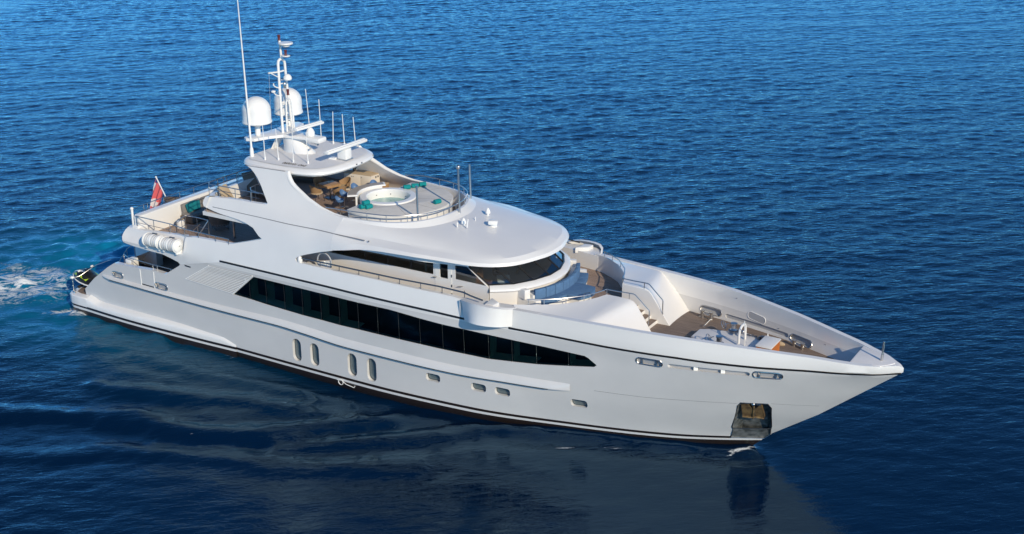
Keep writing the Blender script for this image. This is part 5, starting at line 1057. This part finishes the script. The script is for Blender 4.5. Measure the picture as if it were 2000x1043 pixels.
# ================================================================== THE SEA
def sea():
    g = oz(1000, 521, 0); ca, sa = math.cos(YAW), math.sin(YAW)      # dense patch squared to the wind, which blows along the view
    def axis(lo, hi, step, far, n=26):
        a = np.arange(lo, hi+1e-6, step); k = np.arange(1, n+1); gr = (far/step)**(1/n); e = step*np.cumsum(gr**(k*.72)); e = e/e[-1]*far; return np.concatenate([lo-e[::-1], a, hi+e])
    A = axis(-60, 66, .22, 5000); B = axis(-50, 122, .25, 5000)
    U, V = np.meshgrid(A, B, indexing='ij'); X = g[0]+U*ca-V*sa; Y = g[1]+U*sa+V*ca
    H = np.zeros_like(X); rg = np.random.default_rng(5)
    pb = oz(1650, 960, 0); pm = oz(1150, 960, 0)
    patch = (.8+.2*np.sin(X*.05+1.3)*np.sin(Y*.043+.4))*(1-.45*np.exp(-((X-pb[0])**2+(Y-pb[1])**2)/14**2))*(1-.35*np.exp(-((X-pm[0])**2+(Y-pm[1])**2)/9**2))
    lee = np.exp(-np.maximum(((X-23)/15)**2+((Y+9)/10)**2-.35, 0)*1.2); patch = patch*(1-.34*lee)
    for i in range(110):
        lam = .8*(14/.8)**(rg.random()**1.5); k = 2*math.pi/lam; th = YAW+R_(99)+rg.normal()*R_(24 if lam < 4 else 17)
        amp = .0044*lam**.62*(.5+rg.random()) / (1+ (lam/9)**2)*.62
        ph = rg.random()*6.28; w = k*(X*math.cos(th)+Y*math.sin(th))+ph; amp *= 1.0 if lam < 2.2 else .62; H += amp*(np.sin(w)+.22*np.cos(2*w))*patch
    def dist(poly):
        P = [oz(u, v, 0)[:2] for u, v in poly]; best = np.full(X.shape, 1e9); 
        for a, b in zip(P[:-1], P[1:]):
            d = b-a; l2 = d@d; t = np.clip(((X-a[0])*d[0]+(Y-a[1])*d[1])/l2, 0, 1); q = np.hypot(X-a[0]-t*d[0], Y-a[1]-t*d[1]); best = np.minimum(best, q)
        return best
    jit = .5*np.sin(X*.9+Y*.4)+.4*np.sin(X*2.1-Y*1.3)+.35*np.sin(X*4.3+Y*2.9)
    def ridge(poly, h, w): 
        nonlocal H
        d = np.abs(dist(poly)+jit*.35*w); H += h*np.exp(-(d/w)**2)-h*.45*np.exp(-(np.maximum(d-w*2.2, 0)/w)**2)*(d < 5*w)*(d > w*1.2)
    ridge([(-60, 806), (100, 810), (240, 812), (320, 832), (400, 846), (500, 847), (575, 839), (660, 826), (760, 818)], .20, .6)
    ridge([(560, 872), (700, 858), (850, 846), (1000, 838), (1110, 840), (1300, 862), (1450, 872)], .13, .5)
    ridge([(180, 752), (340, 770), (480, 782), (600, 800), (700, 806)], .10, .45)
    ridge([(260, 690), (400, 730), (560, 758), (700, 790)], .07, .4)
    ridge([(-40, 895), (200, 880), (420, 885), (620, 915), (800, 910)], .09, .6)
    ridge([(780, 800), (900, 830), (1050, 846)], .06, .3)
    # turbulence and foam behind the stern, at the quarter and at the stem
    def blob(u, v, r, s=1.0, ru=None): p = oz(u, v, 0); return s*np.exp(-(((X-p[0])/(ru or r))**2+((Y-p[1])/r)**2))
    foam = np.zeros_like(X); turq = np.zeros_like(X)
    for q in [(30, 548, 1.6, .85, 4), (95, 535, 1.3, .75, 3), (60, 562, 1.5, .8, 4), (115, 552, 1.4, .7, 3), (20, 570, 1.6, .5, 5), (85, 585, 1.2, .5, 3), (-40, 560, 2.5, .8, 6), (110, 528, .9, .6, 2.5), (40, 525, 1, .6, 4), (100, 580, .9, .55, 3), (-110, 560, 3, .7, 8), (125, 509, .8, .35, 2)]: foam = np.maximum(foam, blob(*q))
    for q in [(40, 556, 2.8, .75, 9), (120, 545, 3.4, .8, 6), (150, 510, 3.2, .75, 6), (200, 500, 3.2, 1.0, 6), (235, 490, 2.8, 1.0, 5), (110, 520, 3, .5, 6), (-60, 556, 3.6, .65, 14), (250, 500, 3, 1.0, 4), (140, 560, 1.8, .8, 3), (120, 500, 3.5, .5, 5)]: turq = np.maximum(turq, blob(*q))
    def band(poly, w, s):
        return s*np.exp(-(dist(poly)/w)**2)
    foam = np.maximum(foam, band([(88, 611), (110, 609), (135, 604), (152, 606)], .45, .95)); foam = np.maximum(foam, band([(140, 614), (172, 615)], .3, .85))
    foam = np.maximum(foam, band([(1422, 883), (1440, 881), (1462, 876), (1476, 871)], .20, .95)); foam = np.maximum(foam, band([(1086, 872), (1120, 874)], .13, .75)); foam = np.maximum(foam, band([(1178, 872), (1210, 872)], .13, .75))
    foam = np.maximum(foam, band([(352, 847), (378, 850)], .16, .62)); foam = np.maximum(foam, band([(522, 841), (545, 838)], .14, .6)); foam = np.maximum(foam, band([(1010, 862), (1080, 868)], .12, .35))
    hullw = [(180, 612), (300, 652), (440, 698), (600, 748), (740, 785), (900, 822), (1100, 853), (1300, 873), (1420, 880)]
    foam = np.maximum(foam, band(hullw, .55, .42)); foam = np.maximum(foam, band([(320, 655), (470, 700)], .3, .5))
    tb = np.maximum(foam*1.0, turq*.8)*(dist([(0, 555), (200, 520)]) < 14)
    for i in range(40):
        lam = .5+2.2*rg.random(); th = rg.random()*6.28; k = 6.28/lam; H += tb*.016*lam*np.sin(k*(X*math.cos(th)+Y*math.sin(th))+rg.random()*6.28)
    H -= .16*np.exp(-((np.abs(Y)-4.6)/1.3)**2-((X-16)/6)**2); H -= .18*np.exp(-(Y/1.8)**2-((X-32.4)/1.3)**2)
    # calmer, slightly lifted water along the hull side; the sea is hollowed out inside the hull
    far = np.clip((np.maximum(np.abs(U-3)-63, np.abs(V-36)-86))/12, 0, 1); H *= 1-far
    ins = (np.abs(Y) < Yh(X, np.full_like(X, -.2))-.35) & (X > -1.6) & (X < 33)
    H = np.where(ins, -.5, H)
    n0, n1 = X.shape; co = np.stack([X, Y, H], -1).reshape(-1, 3).astype(np.float32)
    idx = np.arange(n0*n1).reshape(n0, n1); F = np.stack([idx[:-1, :-1], idx[1:, :-1], idx[1:, 1:], idx[:-1, 1:]], -1).reshape(-1, 4).astype(np.int32)
    me = bpy.data.meshes.new('sea'); me.vertices.add(len(co)); me.vertices.foreach_set('co', co.ravel()); me.loops.add(F.size); me.loops.foreach_set('vertex_index', F.ravel())
    me.polygons.add(len(F)); me.polygons.foreach_set('loop_start', np.arange(0, F.size, 4, dtype=np.int32)); me.update(calc_edges=True); me.shade_smooth()
    for nm, a in (('foam', foam), ('turq', turq), ('chop', np.clip(patch, .15, 1.2))): at = me.attributes.new(nm, 'FLOAT', 'POINT'); at.data.foreach_set('value', a.ravel().astype(np.float32))
    o = bpy.data.objects.new('sea', me); COL.objects.link(o); o['kind'] = 'structure'; o['label'] = 'deep blue rippled sea with a churned turquoise wake'
    m = mat('sea_water', (.003, .02, .07), .05); me.materials.append(m); b = m.node_tree.nodes['Principled BSDF']; b.inputs['IOR'].default_value = 1.38; b.inputs['Specular IOR Level'].default_value = .5
    tc = N(m, 'ShaderNodeTexCoord'); af = N(m, 'ShaderNodeAttribute', attribute_name='foam'); at = N(m, 'ShaderNodeAttribute', attribute_name='turq')
    def nz(scale, stretch, det, rough=.55, dist_=0):
        mp = N(m, 'ShaderNodeMapping'); mp.inputs['Rotation'].default_value = (0, 0, -YAW); mp.vector_type = 'TEXTURE' if 0 else 'POINT'; mp.inputs['Scale'].default_value = stretch; L(m, tc.outputs['Object'], mp.inputs[0])
        n = N(m, 'ShaderNodeTexNoise'); n.inputs['Scale'].default_value = scale; n.inputs['Detail'].default_value = det; n.inputs['Roughness'].default_value = rough; n.inputs['Distortion'].default_value = dist_; L(m, mp.outputs[0], n.inputs['Vector']); return n
    # rotate first so that crests lie across the wind
    def rot_nz(scale, sx, sy, det, rough=.55, dist_=0):
        mp = N(m, 'ShaderNodeMapping'); mp.inputs['Rotation'].default_value = (0, 0, -YAW-R_(9)); L(m, tc.outputs['Object'], mp.inputs[0])
        m2 = N(m, 'ShaderNodeMapping'); m2.inputs['Scale'].default_value = (sx, sy, 1); L(m, mp.outputs[0], m2.inputs[0])
        n = N(m, 'ShaderNodeTexNoise'); n.inputs['Scale'].default_value = scale; n.inputs['Detail'].default_value = det; n.inputs['Roughness'].default_value = rough; n.inputs['Distortion'].default_value = dist_; L(m, m2.outputs[0], n.inputs['Vector']); return n
    n1 = rot_nz(1.0, .42, 1.5, 3, .6, .3); n2 = rot_nz(2.7, .6, 1.35, 4, .62, .5)
    ch = N(m, 'ShaderNodeAttribute', attribute_name='chop'); hm = []
    for nn in (n1, n2):
        q = N(m, 'ShaderNodeMath', operation='MULTIPLY'); L(m, nn.outputs[0], q.inputs[0]); L(m, ch.outputs['Fac'], q.inputs[1]); hm.append(q)
    b1 = N(m, 'ShaderNodeBump'); b1.inputs['Strength'].default_value = 1; b1.inputs['Distance'].default_value = .05; L(m, hm[0].outputs[0], b1.inputs['Height'])
    b2 = N(m, 'ShaderNodeBump'); b2.inputs['Strength'].default_value = 1; b2.inputs['Distance'].default_value = .055; L(m, hm[1].outputs[0], b2.inputs['Height']); L(m, b1.outputs[0], b2.inputs['Normal']); L(m, b2.outputs[0], b.inputs['Normal'])
    # colour: deep water, aerated turquoise water, foam
    big = rot_nz(.05, 1, 1.6, 2); dr = N(m, 'ShaderNodeValToRGB'); dr.color_ramp.elements[0].position = .3; dr.color_ramp.elements[1].position = .7
    dr.color_ramp.elements[0].color = (.0001, .0075, .028, 1); dr.color_ramp.elements[1].color = (.0002, .010, .038, 1); L(m, big.outputs[0], dr.inputs[0])
    tn = rot_nz(.5, 1, 1, 4, .6, 1.0); tm_ = N(m, 'ShaderNodeMath', operation='MULTIPLY'); tr = N(m, 'ShaderNodeMapRange'); tr.inputs[1].default_value = .3; tr.inputs[2].default_value = .65; tr.inputs[3].default_value = .6; L(m, tn.outputs[0], tr.inputs[0]); L(m, at.outputs['Fac'], tm_.inputs[0]); L(m, tr.outputs[0], tm_.inputs[1])
    c1 = N(m, 'ShaderNodeMix', data_type='RGBA'); L(m, tm_.outputs[0], c1.inputs[0]); L(m, dr.outputs[0], c1.inputs[6]); c1.inputs[7].default_value = (.004, .235, .43, 1)
    fn = rot_nz(.6, .7, 1.4, 9, .70, 1.3); fn2 = rot_nz(5, 1, 1, 4, .7, .5)
    rid = N(m, 'ShaderNodeMath', operation='SUBTRACT'); rid.inputs[1].default_value = .5; L(m, fn.outputs[0], rid.inputs[0]); ab = N(m, 'ShaderNodeMath', operation='ABSOLUTE'); L(m, rid.outputs[0], ab.inputs[0])
    rr = N(m, 'ShaderNodeMapRange'); rr.inputs[1].default_value = 0; rr.inputs[2].default_value = .17; rr.inputs[3].default_value = 1; rr.inputs[4].default_value = 0; L(m, ab.outputs[0], rr.inputs[0])
    sm = N(m, 'ShaderNodeMath', operation='MULTIPLY_ADD'); L(m, fn2.outputs[0], sm.inputs[0]); sm.inputs[1].default_value = .55; L(m, rr.outputs[0], sm.inputs[2])
    f2 = N(m, 'ShaderNodeMath', operation='MULTIPLY_ADD'); L(m, af.outputs['Fac'], f2.inputs[0]); f2.inputs[1].default_value = 1.5; f2.inputs[2].default_value = -1.93
    f3 = N(m, 'ShaderNodeMath', operation='ADD'); L(m, f2.outputs[0], f3.inputs[0]); L(m, sm.outputs[0], f3.inputs[1])
    fm = N(m, 'ShaderNodeMapRange'); fm.inputs[1].default_value = 0; fm.inputs[2].default_value = .42; L(m, f3.outputs[0], fm.inputs[0])
    c2 = N(m, 'ShaderNodeMix', data_type='RGBA'); L(m, fm.outputs[0], c2.inputs[0]); L(m, c1.outputs[2], c2.inputs[6]); c2.inputs[7].default_value = (.78, .82, .84, 1); L(m, c2.outputs[2], b.inputs['Base Color'])
    rm = N(m, 'ShaderNodeMapRange'); rm.inputs[3].default_value = .06; rm.inputs[4].default_value = .7; L(m, fm.outputs[0], rm.inputs[0])
    # water surface: body colour under a bluish Fresnel reflection
    nt = m.node_tree; out = [n for n in nt.nodes if n.type == 'OUTPUT_MATERIAL'][0]
    df = N(m, 'ShaderNodeBsdfDiffuse'); L(m, c2.outputs[2], df.inputs[0]); L(m, b2.outputs[0], df.inputs['Normal'])
    gl = N(m, 'ShaderNodeBsdfGlossy'); gl.inputs['Color'].default_value = (.56, .86, 1.0, 1); L(m, rm.outputs[0], gl.inputs['Roughness']); L(m, b2.outputs[0], gl.inputs['Normal'])
    fr = N(m, 'ShaderNodeFresnel'); fr.inputs[0].default_value = 1.46; L(m, b2.outputs[0], fr.inputs['Normal'])
    iv = N(m, 'ShaderNodeMath', operation='MULTIPLY_ADD'); L(m, fm.outputs[0], iv.inputs[0]); iv.inputs[1].default_value = -.85; iv.inputs[2].default_value = 1
    ff = N(m, 'ShaderNodeMath', operation='MULTIPLY'); L(m, fr.outputs[0], ff.inputs[0]); L(m, iv.outputs[0], ff.inputs[1])
    ms = N(m, 'ShaderNodeMixShader'); L(m, ff.outputs[0], ms.inputs[0]); L(m, df.outputs[0], ms.inputs[1]); L(m, gl.outputs[0], ms.inputs[2]); L(m, ms.outputs[0], out.inputs[0]); nt.nodes.remove(b)
sea()
